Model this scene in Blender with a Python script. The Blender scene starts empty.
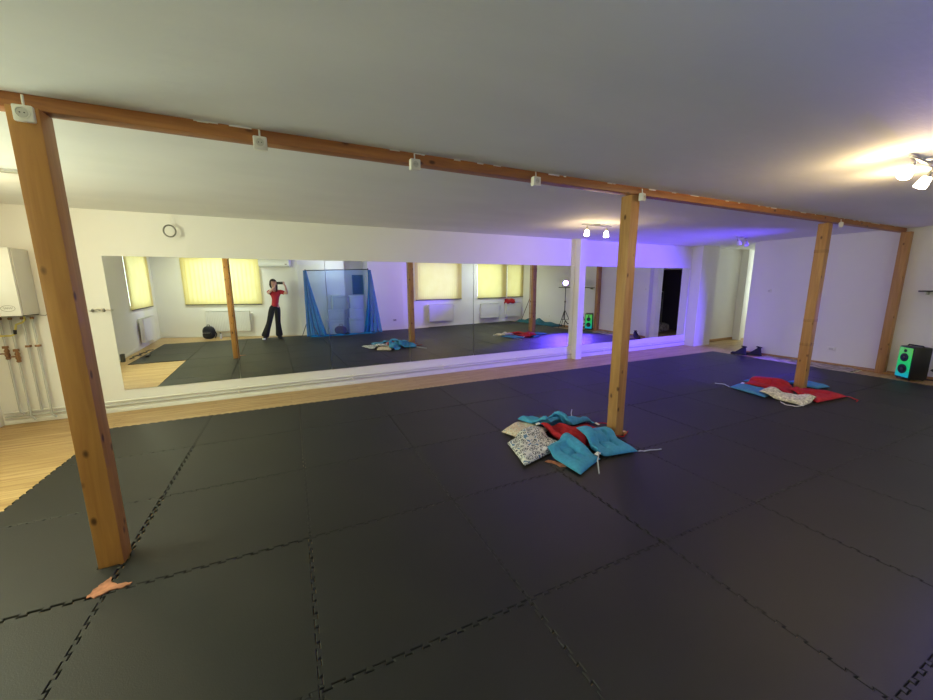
import bpy, bmesh, math, random
from mathutils import Vector, Matrix
random.seed(4)
PI = math.pi
C = bpy.context.scene.collection
S = bpy.context.scene

# ------------------------------------------------------------------ camera
FPX, PITCH, YAW, ROLL, EYE = 370.1, 0.1765, 0.458, -0.0049, 1.602
cy, sy, cp, sp = math.cos(YAW), math.sin(YAW), math.cos(PITCH), math.sin(PITCH)
fw = Vector((sy*cp, cy*cp, -sp)); rt = Vector((cy, -sy, 0)); up = rt.cross(fw)
cr, sr = math.cos(ROLL), math.sin(ROLL)
r2 = rt*cr + up*sr; u2 = up*cr - rt*sr
cam = bpy.data.cameras.new('camera'); co = bpy.data.objects.new('camera', cam); C.objects.link(co)
M = Matrix((r2, u2, -fw)).transposed().to_4x4(); M.translation = Vector((0, 0, EYE))
co.matrix_world = M
cam.sensor_fit = 'HORIZONTAL'; cam.sensor_width = 36.0; cam.lens = FPX/933*36.0
cam.clip_start = 0.02; cam.clip_end = 100
S.camera = co
# ------------------------------------------------------------------ world, exposure, light
S.view_settings.view_transform = 'Standard'; S.view_settings.look = 'None'
S.view_settings.gamma = 1; S.view_settings.use_curve_mapping = False
S.view_settings.exposure = 0.18
S.cycles.use_denoising = True
S.cycles.max_bounces = 14; S.cycles.diffuse_bounces = 8; S.cycles.glossy_bounces = 6
S.cycles.transparent_max_bounces = 16
S.cycles.sample_clamp_indirect = 6
w = bpy.data.worlds.new('world'); S.world = w; w.use_nodes = True
w.node_tree.nodes['Background'].inputs[0].default_value = (0.72, 0.9, 1, 1)
w.node_tree.nodes['Background'].inputs[1].default_value = 1.6

def lamp(name, kind, loc, power, col, direction=None, **kw):
    l = bpy.data.lights.new(name, kind); l.energy = power; l.color = col
    for k, v in kw.items(): setattr(l, k, v)
    o = bpy.data.objects.new(name, l); C.objects.link(o); o.location = loc
    if direction is not None: o.rotation_euler = Vector(direction).to_track_quat('-Z', 'Y').to_euler()
    return o
DAY = (0.88, 1.0, 0.86)
DAYW = 2.8       # W per m2 of window
WARM = (1.0, 0.72, 0.36)
LEDC = (0.11, 0.05, 1.0)
# the LED stage lamp by the right wall (its own light, then an added spot)
LEDP = (9.27, 1.62, 1.6)
lamp('led_lamp_light', 'SPOT', (9.10, 1.78, 1.62), 1500, LEDC, (-2.3, 4.3, -1.25), spot_size=math.radians(80), spot_blend=0.6, shadow_soft_size=0.05)
lamp('added_led_bounce', 'SPOT', (9.08, 1.60, 1.62), 1400, LEDC, (-5.2, -2.3, 0.2), spot_size=math.radians(44), spot_blend=0.7, shadow_soft_size=0.05)  # added spot, stands in for lamp light the mirrors throw back
# unseen area lamps added to brighten the passage and the room beyond
lamp('added_passage_fill', 'AREA', (13.3, 5.4, 1.45), 20, (0.86, 1.0, 0.95), (-1, 0.04, 0), shape='RECTANGLE', size=0.9, size_y=1.3)
lamp('added_far_room_fill', 'AREA', (12.7, 4.85, 1.5), 16, (0.50, 0.92, 1.0), (-0.1, 1, 0), shape='RECTANGLE', size=0.7, size_y=1.4, spread=math.radians(120))

# ------------------------------------------------------------------ materials
def mat(name, col, rough=0.6, metal=0.0, var=0.0, vscale=5.0, bump=0.0, bscale=40.0, stretch=(1,1,1), emit=None, estr=0.0, spec=None):
    m = bpy.data.materials.new(name); m.use_nodes = True
    nt = m.node_tree; b = nt.nodes['Principled BSDF']
    b.inputs['Roughness'].default_value = rough; b.inputs['Metallic'].default_value = metal
    if spec is not None: b.inputs['Specular IOR Level'].default_value = spec
    tc = nt.nodes.new('ShaderNodeTexCoord'); mp = nt.nodes.new('ShaderNodeMapping'); mp.inputs['Scale'].default_value = stretch
    nt.links.new(tc.outputs['Object'], mp.inputs[0])
    n = nt.nodes.new('ShaderNodeTexNoise'); n.inputs['Scale'].default_value = vscale; n.inputs['Detail'].default_value = 5
    nt.links.new(mp.outputs[0], n.inputs[0])
    r = nt.nodes.new('ShaderNodeValToRGB')
    k = var if var else 0.02
    r.color_ramp.elements[0].position = 0.3; r.color_ramp.elements[1].position = 0.7
    r.color_ramp.elements[0].color = tuple(c*(1-k) for c in col)+(1,)
    r.color_ramp.elements[1].color = tuple(min(1, c*(1+k)) for c in col)+(1,)
    nt.links.new(n.outputs[0], r.inputs[0]); nt.links.new(r.outputs[0], b.inputs['Base Color'])
    if bump:
        n2 = nt.nodes.new('ShaderNodeTexNoise'); n2.inputs['Scale'].default_value = bscale; n2.inputs['Detail'].default_value = 4
        nt.links.new(mp.outputs[0], n2.inputs[0])
        bp = nt.nodes.new('ShaderNodeBump'); bp.inputs['Strength'].default_value = bump; bp.inputs['Distance'].default_value = 0.01
        nt.links.new(n2.outputs[0], bp.inputs['Height']); nt.links.new(bp.outputs[0], b.inputs['Normal'])
    if emit: b.inputs['Emission Color'].default_value = emit+(1,); b.inputs['Emission Strength'].default_value = estr
    return m

def wood(name, col, dark, axis='z', scale=1.0, knots=True, rough=0.5):
    """timber with grain running along axis, knots"""
    m = bpy.data.materials.new(name); m.use_nodes = True; nt = m.node_tree; b = nt.nodes['Principled BSDF']
    b.inputs['Roughness'].default_value = rough
    tc = nt.nodes.new('ShaderNodeTexCoord'); mp = nt.nodes.new('ShaderNodeMapping')
    s = {'z': (9, 9, 0.7), 'x': (0.7, 9, 9)}[axis]
    mp.inputs['Scale'].default_value = tuple(v*scale for v in s)
    nt.links.new(tc.outputs['Object'], mp.inputs[0])
    n = nt.nodes.new('ShaderNodeTexNoise'); n.inputs['Scale'].default_value = 2.2; n.inputs['Detail'].default_value = 7; n.inputs['Distortion'].default_value = 1.2
    nt.links.new(mp.outputs[0], n.inputs[0])
    r = nt.nodes.new('ShaderNodeValToRGB'); e = r.color_ramp.elements
    e[0].position = 0.32; e[1].position = 0.68; e[0].color = dark+(1,); e[1].color = col+(1,)
    nt.links.new(n.outputs[0], r.inputs[0]); out = r.outputs[0]
    if knots:
        mp2 = nt.nodes.new('ShaderNodeMapping'); s2 = {'z': (1, 1, 0.55), 'x': (0.55, 1, 1)}[axis]; mp2.inputs['Scale'].default_value = s2
        nt.links.new(tc.outputs['Object'], mp2.inputs[0])
        v = nt.nodes.new('ShaderNodeTexVoronoi'); v.inputs['Scale'].default_value = 9.5
        nt.links.new(mp2.outputs[0], v.inputs[0])
        r3 = nt.nodes.new('ShaderNodeValToRGB'); e = r3.color_ramp.elements
        e[0].position = 0.08; e[1].position = 0.17; e[0].color = (0.12, 0.06, 0.03, 1); e[1].color = (1, 1, 1, 1)
        nt.links.new(v.outputs['Distance'], r3.inputs[0])
        mx = nt.nodes.new('ShaderNodeMix'); mx.data_type = 'RGBA'; mx.blend_type = 'MULTIPLY'; mx.inputs[0].default_value = 0.85
        nt.links.new(out, mx.inputs[6]); nt.links.new(r3.outputs[0], mx.inputs[7]); out = mx.outputs[2]
    nt.links.new(out, b.inputs['Base Color'])
    bp = nt.nodes.new('ShaderNodeBump'); bp.inputs['Strength'].default_value = 0.15; bp.inputs['Distance'].default_value = 0.01
    nt.links.new(n.outputs[0], bp.inputs['Height']); nt.links.new(bp.outputs[0], b.inputs['Normal'])
    return m

def floor_wood():
    m = bpy.data.materials.new('pine_floorboards'); m.use_nodes = True; nt = m.node_tree; b = nt.nodes['Principled BSDF']
    b.inputs['Roughness'].default_value = 0.42
    tc = nt.nodes.new('ShaderNodeTexCoord')
    br = nt.nodes.new('ShaderNodeTexBrick'); br.inputs['Scale'].default_value = 1.0
    br.inputs['Brick Width'].default_value = 1.9; br.inputs['Row Height'].default_value = 0.085; br.inputs['Mortar Size'].default_value = 0.0018
    br.inputs['Color1'].default_value = (0.47, 0.315, 0.13, 1); br.inputs['Color2'].default_value = (0.56, 0.39, 0.18, 1); br.inputs['Mortar'].default_value = (0.25, 0.12, 0.04, 1)
    nt.links.new(tc.outputs['Object'], br.inputs[0])
    mp = nt.nodes.new('ShaderNodeMapping'); mp.inputs['Scale'].default_value = (0.8, 14, 1); nt.links.new(tc.outputs['Object'], mp.inputs[0])
    n = nt.nodes.new('ShaderNodeTexNoise'); n.inputs['Scale'].default_value = 2.6; n.inputs['Detail'].default_value = 7; n.inputs['Distortion'].default_value = 1
    nt.links.new(mp.outputs[0], n.inputs[0])
    r = nt.nodes.new('ShaderNodeValToRGB'); e = r.color_ramp.elements; e[0].position = 0.3; e[1].position = 0.62
    e[0].color = (0.62, 0.5, 0.38, 1); e[1].color = (1, 1, 1, 1); nt.links.new(n.outputs[0], r.inputs[0])
    mx = nt.nodes.new('ShaderNodeMix'); mx.data_type = 'RGBA'; mx.blend_type = 'MULTIPLY'; mx.inputs[0].default_value = 0.9
    nt.links.new(br.outputs[0], mx.inputs[6]); nt.links.new(r.outputs[0], mx.inputs[7]); nt.links.new(mx.outputs[2], b.inputs['Base Color'])
    return m

def pattern(name, kind):
    m = bpy.data.materials.new(name); m.use_nodes = True; nt = m.node_tree; b = nt.nodes['Principled BSDF']; b.inputs['Roughness'].default_value = 0.85
    tc = nt.nodes.new('ShaderNodeTexCoord')
    v = nt.nodes.new('ShaderNodeTexVoronoi'); v.inputs['Scale'].default_value = 30 if kind == 'beige' else 21
    nt.links.new(tc.outputs['Object'], v.inputs[0])
    r = nt.nodes.new('ShaderNodeValToRGB'); r.color_ramp.interpolation = 'CONSTANT'; cr_ = r.color_ramp
    if kind == 'beige':
        cols = [(0, (0.28, 0.22, 0.17)), (0.18, (0.78, 0.70, 0.52)), (0.42, (0.60, 0.36, 0.22)), (0.52, (0.80, 0.74, 0.6)), (0.8, (0.38, 0.36, 0.33))]
    else:
        cols = [(0, (0.04, 0.05, 0.08)), (0.22, (0.75, 0.76, 0.74)), (0.36, (0.06, 0.07, 0.1)), (0.48, (0.78, 0.78, 0.75)), (0.72, (0.12, 0.22, 0.38))]
    cr_.elements[0].color = cols[0][1]+(1,); cr_.elements[1].position = cols[1][0]; cr_.elements[1].color = cols[1][1]+(1,)
    for p, c in cols[2:]: e = cr_.elements.new(p); e.color = c+(1,)
    nt.links.new(v.outputs['Distance'], r.inputs[0]); nt.links.new(r.outputs[0], b.inputs['Base Color'])
    return m

def sheer(name, col, alpha):
    m = bpy.data.materials.new(name); m.use_nodes = True; nt = m.node_tree
    for n in list(nt.nodes): nt.nodes.remove(n)
    o = nt.nodes.new('ShaderNodeOutputMaterial'); d = nt.nodes.new('ShaderNodeBsdfDiffuse'); t = nt.nodes.new('ShaderNodeBsdfTranslucent'); tr = nt.nodes.new('ShaderNodeBsdfTransparent')
    a = nt.nodes.new('ShaderNodeMixShader'); bm_ = nt.nodes.new('ShaderNodeMixShader')
    n = nt.nodes.new('ShaderNodeTexNoise'); n.inputs['Scale'].default_value = 6
    d.inputs[0].default_value = col+(1,); t.inputs[0].default_value = col+(1,); tr.inputs[0].default_value = (0.82, 0.9, 1, 1)
    a.inputs[0].default_value = 0.35; nt.links.new(d.outputs[0], a.inputs[1]); nt.links.new(t.outputs[0], a.inputs[2])
    mr = nt.nodes.new('ShaderNodeMapRange'); mr.inputs[3].default_value = alpha*0.8; mr.inputs[4].default_value = min(1, alpha*1.2)
    nt.links.new(n.outputs[0], mr.inputs[0]); nt.links.new(mr.outputs[0], bm_.inputs[0])
    nt.links.new(tr.outputs[0], bm_.inputs[1]); nt.links.new(a.outputs[0], bm_.inputs[2]); nt.links.new(bm_.outputs[0], o.inputs[0])
    return m

def blind_mat():
    m = bpy.data.materials.new('yellow_blind_fabric'); m.use_nodes = True; nt = m.node_tree
    for n in list(nt.nodes): nt.nodes.remove(n)
    o = nt.nodes.new('ShaderNodeOutputMaterial'); d = nt.nodes.new('ShaderNodeBsdfDiffuse'); t = nt.nodes.new('ShaderNodeBsdfTranslucent'); a = nt.nodes.new('ShaderNodeMixShader')
    tc = nt.nodes.new('ShaderNodeTexCoord'); n = nt.nodes.new('ShaderNodeTexNoise'); n.inputs['Scale'].default_value = 3; nt.links.new(tc.outputs['Object'], n.inputs[0])
    r = nt.nodes.new('ShaderNodeValToRGB'); r.color_ramp.elements[0].color = (0.86, 0.74, 0.34, 1); r.color_ramp.elements[1].color = (0.93, 0.84, 0.46, 1)
    nt.links.new(n.outputs[0], r.inputs[0]); nt.links.new(r.outputs[0], d.inputs[0]); nt.links.new(r.outputs[0], t.inputs[0])
    a.inputs[0].default_value = 0.62; nt.links.new(d.outputs[0], a.inputs[1]); nt.links.new(t.outputs[0], a.inputs[2]); nt.links.new(a.outputs[0], o.inputs[0])
    return m

M_WALL = mat('white_wall_paint', (0.80, 0.79, 0.74), 0.75, var=0.015, vscale=1.2, bump=0.05, bscale=60)
M_CEIL = mat('white_ceiling_paint', (0.80, 0.805, 0.78), 0.8, var=0.03, vscale=1.1, bump=0.25, bscale=9, stretch=(1, 2.5, 1))
M_FLOOR = floor_wood()
M_MAT = mat('black_foam', (0.0145, 0.0145, 0.0125), 0.55, var=0.12, vscale=2.5, bump=0.12, bscale=150, spec=0.42)
M_POST = wood('orange_stained_pine', (0.53, 0.265, 0.068), (0.41, 0.18, 0.045))
M_POST2 = wood('pale_varnished_pine', (0.56, 0.32, 0.11), (0.42, 0.21, 0.065))
M_BEAM = wood('orange_stained_beam', (0.42, 0.17, 0.045), (0.28, 0.10, 0.03), axis='x')
M_SKIRT = wood('brown_skirting', (0.50, 0.28, 0.11), (0.36, 0.19, 0.07), axis='x', knots=False)
M_WHITE = mat('white_plastic', (0.80, 0.79, 0.72), 0.35)
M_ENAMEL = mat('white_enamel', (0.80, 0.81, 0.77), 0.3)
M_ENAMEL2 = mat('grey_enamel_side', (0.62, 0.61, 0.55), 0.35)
M_RAD = mat('radiator_enamel', (0.74, 0.73, 0.68), 0.35)
M_RADG = mat('radiator_grille', (0.5, 0.5, 0.47), 0.4)
M_BLACK = mat('black_plastic', (0.012, 0.012, 0.013), 0.4)
M_BLACKF = mat('black_fabric', (0.014, 0.014, 0.016), 0.85, var=0.2, vscale=20)
M_GREY = mat('grey_cable', (0.22, 0.21, 0.18), 0.5)
M_DGREY = mat('dark_slot', (0.06, 0.06, 0.055), 0.6)
M_STEEL = mat('brushed_steel', (0.55, 0.54, 0.5), 0.28, 0.9)
M_PIPE = mat('grey_painted_pipe', (0.52, 0.53, 0.50), 0.4)
M_PIPEW = mat('white_painted_pipe', (0.78, 0.78, 0.72), 0.4)
M_YELLOW = mat('yellow_gas_pipe', (0.72, 0.62, 0.16), 0.4)
M_BRASS = mat('brass_valve', (0.30, 0.16, 0.08), 0.4, 0.7)
M_TEAL = mat('turquoise_cotton', (0.065, 0.36, 0.60), 0.9, var=0.1, vscale=30, bump=0.3, bscale=200)
M_TEAL2 = mat('blue_cotton', (0.07, 0.27, 0.52), 0.9, var=0.1, vscale=30, bump=0.3, bscale=200)
M_RED = mat('red_cotton', (0.46, 0.015, 0.025), 0.9, var=0.12, vscale=30, bump=0.3, bscale=200)
M_BEIGE = pattern('beige_ikat_cotton', 'beige')
M_BW = pattern('black_white_print_cotton', 'bw')
M_CREAM = mat('cream_print_cotton', (0.72, 0.66, 0.5), 0.9, var=0.5, vscale=35)
M_TAPE = mat('pale_cotton_tape', (0.5, 0.55, 0.6), 0.9)
M_LABEL = mat('white_care_label', (0.85, 0.85, 0.85), 0.7)
M_CARD = mat('white_carton', (0.72, 0.72, 0.74), 0.7, var=0.05, vscale=4)
M_BLIND = blind_mat()
M_RUG = mat('grey_beige_weave', (0.42, 0.36, 0.31), 0.95, var=0.75, vscale=13, bump=0.5, bscale=60, stretch=(1, 0.6, 1))
M_SKIN = mat('skin', (0.62, 0.36, 0.26), 0.5)
M_HAIR = mat('dark_brown_hair', (0.035, 0.02, 0.014), 0.55, var=0.3, vscale=40)
M_TSHIRT = mat('red_jersey', (0.42, 0.02, 0.035), 0.85)
M_SOLE = mat('white_rubber', (0.8, 0.8, 0.78), 0.5)
M_FOAMO = mat('torn_orange_foam', (0.42, 0.17, 0.09), 0.9, var=0.35, vscale=25)
M_SHEER = sheer('blue_tulle_thin', (0.10, 0.30, 0.75), 0.30)
M_SHEERD = sheer('blue_tulle_gathered', (0.03, 0.30, 0.70), 0.80)
M_CLOTH = mat('dark_teal_cloth', (0.02, 0.13, 0.17), 0.85, var=0.25, vscale=8)
M_BROWNF = mat('dark_brown_frame', (0.10, 0.045, 0.025), 0.5, var=0.2, vscale=8)
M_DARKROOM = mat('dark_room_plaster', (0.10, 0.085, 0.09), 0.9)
M_PANEL = mat('dark_blue_panel', (0.012, 0.035, 0.08), 0.6)
M_ROSE = mat('dull_rose_canvas', (0.20, 0.08, 0.09), 0.85)
M_FRAME = mat('window_frame_white', (0.75, 0.76, 0.76), 0.4)
def emis(name, col, s, base=(0.8, 0.8, 0.8)):
    return mat(name, base, 0.4, emit=col, estr=s)
M_BULB = emis('lit_frosted_glass', (1.0, 0.83, 0.5), 16)
M_GLASSOFF = mat('frosted_glass_unlit', (0.75, 0.73, 0.8), 0.3)
M_LED = emis('led_lens_lit', (0.72, 0.42, 1.0), 7)
def green_mat():
    m = bpy.data.materials.new('speaker_light_panel'); m.use_nodes = True; nt = m.node_tree; b = nt.nodes['Principled BSDF']
    b.inputs['Base Color'].default_value = (0.02, 0.1, 0.05, 1)
    tc = nt.nodes.new('ShaderNodeTexCoord'); sx = nt.nodes.new('ShaderNodeSeparateXYZ'); nt.links.new(tc.outputs['Object'], sx.inputs[0])
    r = nt.nodes.new('ShaderNodeValToRGB'); cr_ = r.color_ramp; nt.links.new(sx.outputs[2], r.inputs[0])
    cr_.elements[0].position = 0.05; cr_.elements[0].color = (0.0, 0.45, 0.75, 1); cr_.elements[1].position = 0.2; cr_.elements[1].color = (0.0, 0.62, 0.22, 1)
    e = cr_.elements.new(0.36); e.color = (0.02, 0.7, 0.12, 1); e = cr_.elements.new(0.52); e.color = (0.12, 0.6, 0.08, 1)
    nt.links.new(r.outputs[0], b.inputs['Emission Color']); b.inputs['Emission Strength'].default_value = 0.55
    return m
M_GREEN = green_mat()
M_MIRROR = mat('mirror_silver', (0.87, 0.89, 0.87), 0.0, 1.0)
_b = M_MIRROR.node_tree.nodes['Principled BSDF']
for l in list(_b.inputs['Base Color'].links): M_MIRROR.node_tree.links.remove(l)
_b.inputs['Base Color'].default_value = (0.87, 0.89, 0.87, 1)
def pane_mat():
    m = bpy.data.materials.new('window_glass'); m.use_nodes = True; nt = m.node_tree
    for n in list(nt.nodes): nt.nodes.remove(n)
    o = nt.nodes.new('ShaderNodeOutputMaterial'); t = nt.nodes.new('ShaderNodeBsdfTransparent'); g = nt.nodes.new('ShaderNodeBsdfGlossy'); x = nt.nodes.new('ShaderNodeMixShader')
    t.inputs[0].default_value = (0.95, 0.98, 0.97, 1); g.inputs['Roughness'].default_value = 0.0; x.inputs[0].default_value = 0.06
    nt.links.new(t.outputs[0], x.inputs[1]); nt.links.new(g.outputs[0], x.inputs[2]); nt.links.new(x.outputs[0], o.inputs[0])
    return m
M_PANE = pane_mat()

# ------------------------------------------------------------------ mesh helpers
class MB:
    def __init__(s, mtx=None): s.b = bmesh.new(); s.m = mtx or Matrix()
    def _add(s, vs, fs, smooth=False):
        bv = [s.b.verts.new(s.m @ Vector(v)) for v in vs]
        for f in fs:
            try: q = s.b.faces.new([bv[i] for i in f]); q.smooth = smooth
            except ValueError: pass
        return s
    def box(s, a, b, bev=0.0):
        x0, y0, z0 = [min(p, q) for p, q in zip(a, b)]; x1, y1, z1 = [max(p, q) for p, q in zip(a, b)]
        if bev <= 0:
            v = [(x, y, z) for x in (x0, x1) for y in (y0, y1) for z in (z0, z1)]
            return s._add(v, [(0,1,3,2), (4,6,7,5), (0,4,5,1), (2,3,7,6), (0,2,6,4), (1,5,7,3)])
        t = bmesh.new(); bmesh.ops.create_cube(t, size=1)
        for v in t.verts: v.co = Vector(((x0+x1)/2+v.co.x*(x1-x0), (y0+y1)/2+v.co.y*(y1-y0), (z0+z1)/2+v.co.z*(z1-z0)))
        bmesh.ops.bevel(t, geom=t.edges[:], offset=bev, segments=2, affect='EDGES', profile=0.5)
        t.verts.index_update(); s._add([v.co[:] for v in t.verts], [[v.index for v in f.verts] for f in t.faces]); t.free(); return s
    def tube(s, pts, r, n=10, closed=False):
        pts = [Vector(p) for p in pts]; rs = r if isinstance(r, (list, tuple)) else [r]*len(pts)
        vs, fs = [], []; prev = None
        for i, p in enumerate(pts):
            if closed: t = pts[(i+1) % len(pts)]-pts[i-1]
            else: t = pts[min(i+1, len(pts)-1)]-pts[max(i-1, 0)]
            t.normalize()
            if prev is None: u = t.orthogonal().normalized()
            else: u = (prev-t*prev.dot(t)).normalized()
            prev = u; v = t.cross(u)
            for k in range(n):
                a = 2*PI*k/n; vs.append(p+(u*math.cos(a)+v*math.sin(a))*rs[i])
        m = len(pts)
        for i in range(m if closed else m-1):
            for k in range(n):
                a = i*n+k; b = i*n+(k+1) % n; c = ((i+1) % m)*n+(k+1) % n; d = ((i+1) % m)*n+k; fs.append((a, b, c, d))
        if not closed: fs.append(tuple(range(n))[::-1]); fs.append(tuple((m-1)*n+k for k in range(n)))
        return s._add(vs, fs, True)
    def lathe(s, prof, base=(0, 0, 0), axis=(0, 0, 1), n=20):
        q = Vector(axis).to_track_quat('Z', 'Y'); base = Vector(base); vs, fs = [], []
        for r, z in prof:
            for k in range(n):
                a = 2*PI*k/n; vs.append(base+q @ Vector((r*math.cos(a), r*math.sin(a), z)))
        for i in range(len(prof)-1):
            for k in range(n): fs.append((i*n+k, i*n+(k+1) % n, (i+1)*n+(k+1) % n, (i+1)*n+k))
        fs.append(tuple(range(n))[::-1]); fs.append(tuple((len(prof)-1)*n+k for k in range(n)))
        return s._add(vs, fs, True)
    def ball(s, c, r, sc=(1, 1, 1), n=14):
        c = Vector(c); vs, fs = [], []; m = n//2+1
        for i in range(m+1):
            t = PI*i/m
            for k in range(n):
                a = 2*PI*k/n; vs.append(c+Vector((r*sc[0]*math.sin(t)*math.cos(a), r*sc[1]*math.sin(t)*math.sin(a), r*sc[2]*math.cos(t))))
        for i in range(m):
            for k in range(n): fs.append((i*n+k, (i+1)*n+k, (i+1)*n+(k+1) % n, i*n+(k+1) % n))
        s._add(vs, fs, True); return s
    def prism(s, poly, z0, z1):
        n = len(poly); vs = [(x, y, z0) for x, y in poly]+[(x, y, z1) for x, y in poly]
        return s._add(vs, [tuple(range(n))[::-1], tuple(range(n, 2*n))]+[(i, (i+1) % n, n+(i+1) % n, n+i) for i in range(n)])
    def grid(s, f, nu, nv, smooth=True):
        vs = [f(u/nu, v/nv) for v in range(nv+1) for u in range(nu+1)]
        fs = [(v*(nu+1)+u, v*(nu+1)+u+1, (v+1)*(nu+1)+u+1, (v+1)*(nu+1)+u) for v in range(nv) for u in range(nu)]
        return s._add(vs, fs, smooth)
    def build(s, name, m, parent=None, label=None, autosmooth=True):
        bmesh.ops.remove_doubles(s.b, verts=s.b.verts, dist=1e-6)
        bmesh.ops.recalc_face_normals(s.b, faces=s.b.faces)
        me = bpy.data.meshes.new(name); s.b.to_mesh(me); s.b.free(); me.materials.append(m)
        if autosmooth:
            try: me.set_sharp_from_angle(angle=math.radians(40))
            except Exception: pass
        o = bpy.data.objects.new(name, me); C.objects.link(o)
        if parent: o.parent = parent
        if label: o['label'] = label
        return o

def tag(o, label, cat, group=None, kind=None):
    o['label'] = label; o['category'] = cat
    if group: o['group'] = group
    if kind: o['kind'] = kind
    return o
def thing(name, label, cat, loc=(0, 0, 0), rz=0.0, group=None):
    o = bpy.data.objects.new(name, None); o.empty_display_size = 0.1; C.objects.link(o)
    o.location = loc; o.rotation_euler = (0, 0, rz); return tag(o, label, cat, group)
def struct(o, label=None):
    o['kind'] = 'structure'
    if label: o['label'] = label
    return o
def clone(root, loc, rz, label=None, group=None):
    r = root.copy(); C.objects.link(r); r.location = loc; r.rotation_euler = (0, 0, rz)
    if label: r['label'] = label
    if group: r['group'] = group
    for ch in list(root.children):
        c = ch.copy(); C.objects.link(c); c.parent = r
        for g in list(ch.children):
            d = g.copy(); C.objects.link(d); d.parent = c
    return r

# ------------------------------------------------------------------ room shell
H = 2.5; FL = -0.014
YM = 6.13; XR = 9.62
struct(MB().box((-4.3, -3.2, FL-0.2), (13.7, 6.6, FL)).build('floor', M_FLOOR), 'pale orange pine floorboards around the black mats')
struct(MB().box((-4.3, -3.2, H), (13.7, 6.6, H+0.15)).build('ceiling', M_CEIL), 'low white ceiling of the attic studio')
struct(MB().box((-4.3, YM, FL), (11.75, YM+0.3, H)).build('wall_front', M_WALL), 'white wall that carries the long row of mirrors')
struct(MB().box((11.6, YM, FL), (13.7, YM+0.3, H)).box((13.4, 4.6, FL), (13.7, YM, H)).build('wall_far_room', M_WALL), 'pale wall of the bright room beyond the passage')
struct(MB().box((11.6, 5.94, FL), (11.70, YM, H)).build('wall_passage_end', M_WALL), 'narrow cream wall end at the end of the passage')

def wall_run(name, A, B, openings, label, th=0.3, m=M_WALL):
    """wall from A to B (2D); room on the left-hand side of A->B; openings are (s0,s1,z0,z1)"""
    A = Vector(A); B = Vector(B); d = B-A; L = d.length; a = math.atan2(d.y, d.x)
    mt = Matrix.Translation((A.x, A.y, 0)) @ Matrix.Rotation(a, 4, 'Z')
    mb = MB(mt); cur = 0
    for s0, s1, z0, z1 in sorted(openings):
        if s0 > cur: mb.box((cur, -th, FL), (s0, 0, H))
        if z0 > FL+0.01: mb.box((s0, -th, FL), (s1, 0, z0))
        if z1 < H-0.01: mb.box((s0, -th, z1), (s1, 0, H))
        cur = s1
    if cur < L: mb.box((cur, -th, FL), (L, 0, H))
    struct(mb.build(name, m), label)
    return mt, L

BL0, BL1, BM1, BR1 = (-3.5, -2.3), (0.5, -0.82), (4.0, -0.80), (XR, -1.45)
def at_x(A, B, x):  # run coordinate s where the run passes world x
    t = (x-A[0])/(B[0]-A[0]); return t*math.hypot(B[0]-A[0], B[1]-A[1])
WZ0, WZ1 = 1.06, 2.38
w1 = (at_x(BL0, BL1, -2.60), at_x(BL0, BL1, -0.62)); w3 = (at_x(BM1, BR1, 4.55), at_x(BM1, BR1, 6.2))
w4 = (at_x(BM1, BR1, 7.2), at_x(BM1, BR1, 8.40)); w5 = (at_x(BM1, BR1, 8.75), at_x(BM1, BR1, 9.45))
mtL, _ = wall_run('wall_back_left', BL0, BL1, [(w1[0], w1[1], WZ0, WZ1)], 'white back wall behind the photographer with the widest yellow blind')
mtM, _ = wall_run('wall_back_middle', BL1, BM1, [(at_x(BL1, BM1, 2.02), at_x(BL1, BM1, 2.80), FL, H)], 'white back wall behind the blue tulle')
mtR, _ = wall_run('wall_back_right', BM1, BR1, [w3+(WZ0, WZ1), w4+(WZ0, WZ1), w5+(WZ0, WZ1)], 'white back wall with three yellow blinds')
LW0, LW1 = (-3.05, 6.2), (-3.5, -2.3)
def s_at_y(A, B, y): return (y-A[1])/(B[1]-A[1])*math.hypot(B[0]-A[0], B[1]-A[1])
w2 = (s_at_y(LW0, LW1, 0.40), s_at_y(LW0, LW1, -1.45))
w6 = (s_at_y(LW0, LW1, 4.1), s_at_y(LW0, LW1, 2.3))
mtW, _ = wall_run('wall_left', LW0, LW1, [w2+(WZ0, WZ1), w6+(WZ0, WZ1)], 'white left wall with a yellow blind above a radiator')
struct(MB().box((XR, -2.0, FL), (XR+0.15, 4.75, H)).build('wall_right', M_WALL), 'plain white partition wall at the right')
mtC, _ = wall_run('wall_passage', (13.4, 4.75), (XR+0.15, 4.75), [(13.4-11.32, 13.4-9.98, FL, 2.06)], 'white wall of the passage with a dark doorway', th=0.15)
# recess behind the tulle
struct(MB().box((1.95, -1.75, FL), (2.87, -1.6, H)).box((1.87, -1.75, FL), (2.02, -1.1, H)).box((2.80, -1.75, FL), (2.95, -1.1, H)).build('wall_recess', M_WALL), 'pale wall of the recess behind the blue tulle')
# dark side room
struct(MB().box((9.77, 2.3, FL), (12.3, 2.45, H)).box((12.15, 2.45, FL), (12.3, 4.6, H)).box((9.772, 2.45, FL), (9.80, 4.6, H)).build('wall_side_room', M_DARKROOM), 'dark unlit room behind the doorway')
# door frame of dark doorway
d1 = MB()
for x in (9.98, 11.26): d1.box((x, 4.585, FL), (x+0.06, 4.775, 2.06))
d1.box((9.98, 4.585, 2.0), (11.32, 4.775, 2.06))
struct(d1.build('door_1', M_BROWNF), 'dark brown frame around the unlit doorway')
# pilasters
struct(MB().box((5.575, 5.985, FL), (5.735, YM, H)).build('trim_1', M_WALL), 'narrow white pilaster between the two rows of mirrors')
struct(MB().box((9.42, 5.86, FL), (10.08, YM, H)).build('trim_2', M_WALL), 'white column closing the right end of the mirrors')
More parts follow.
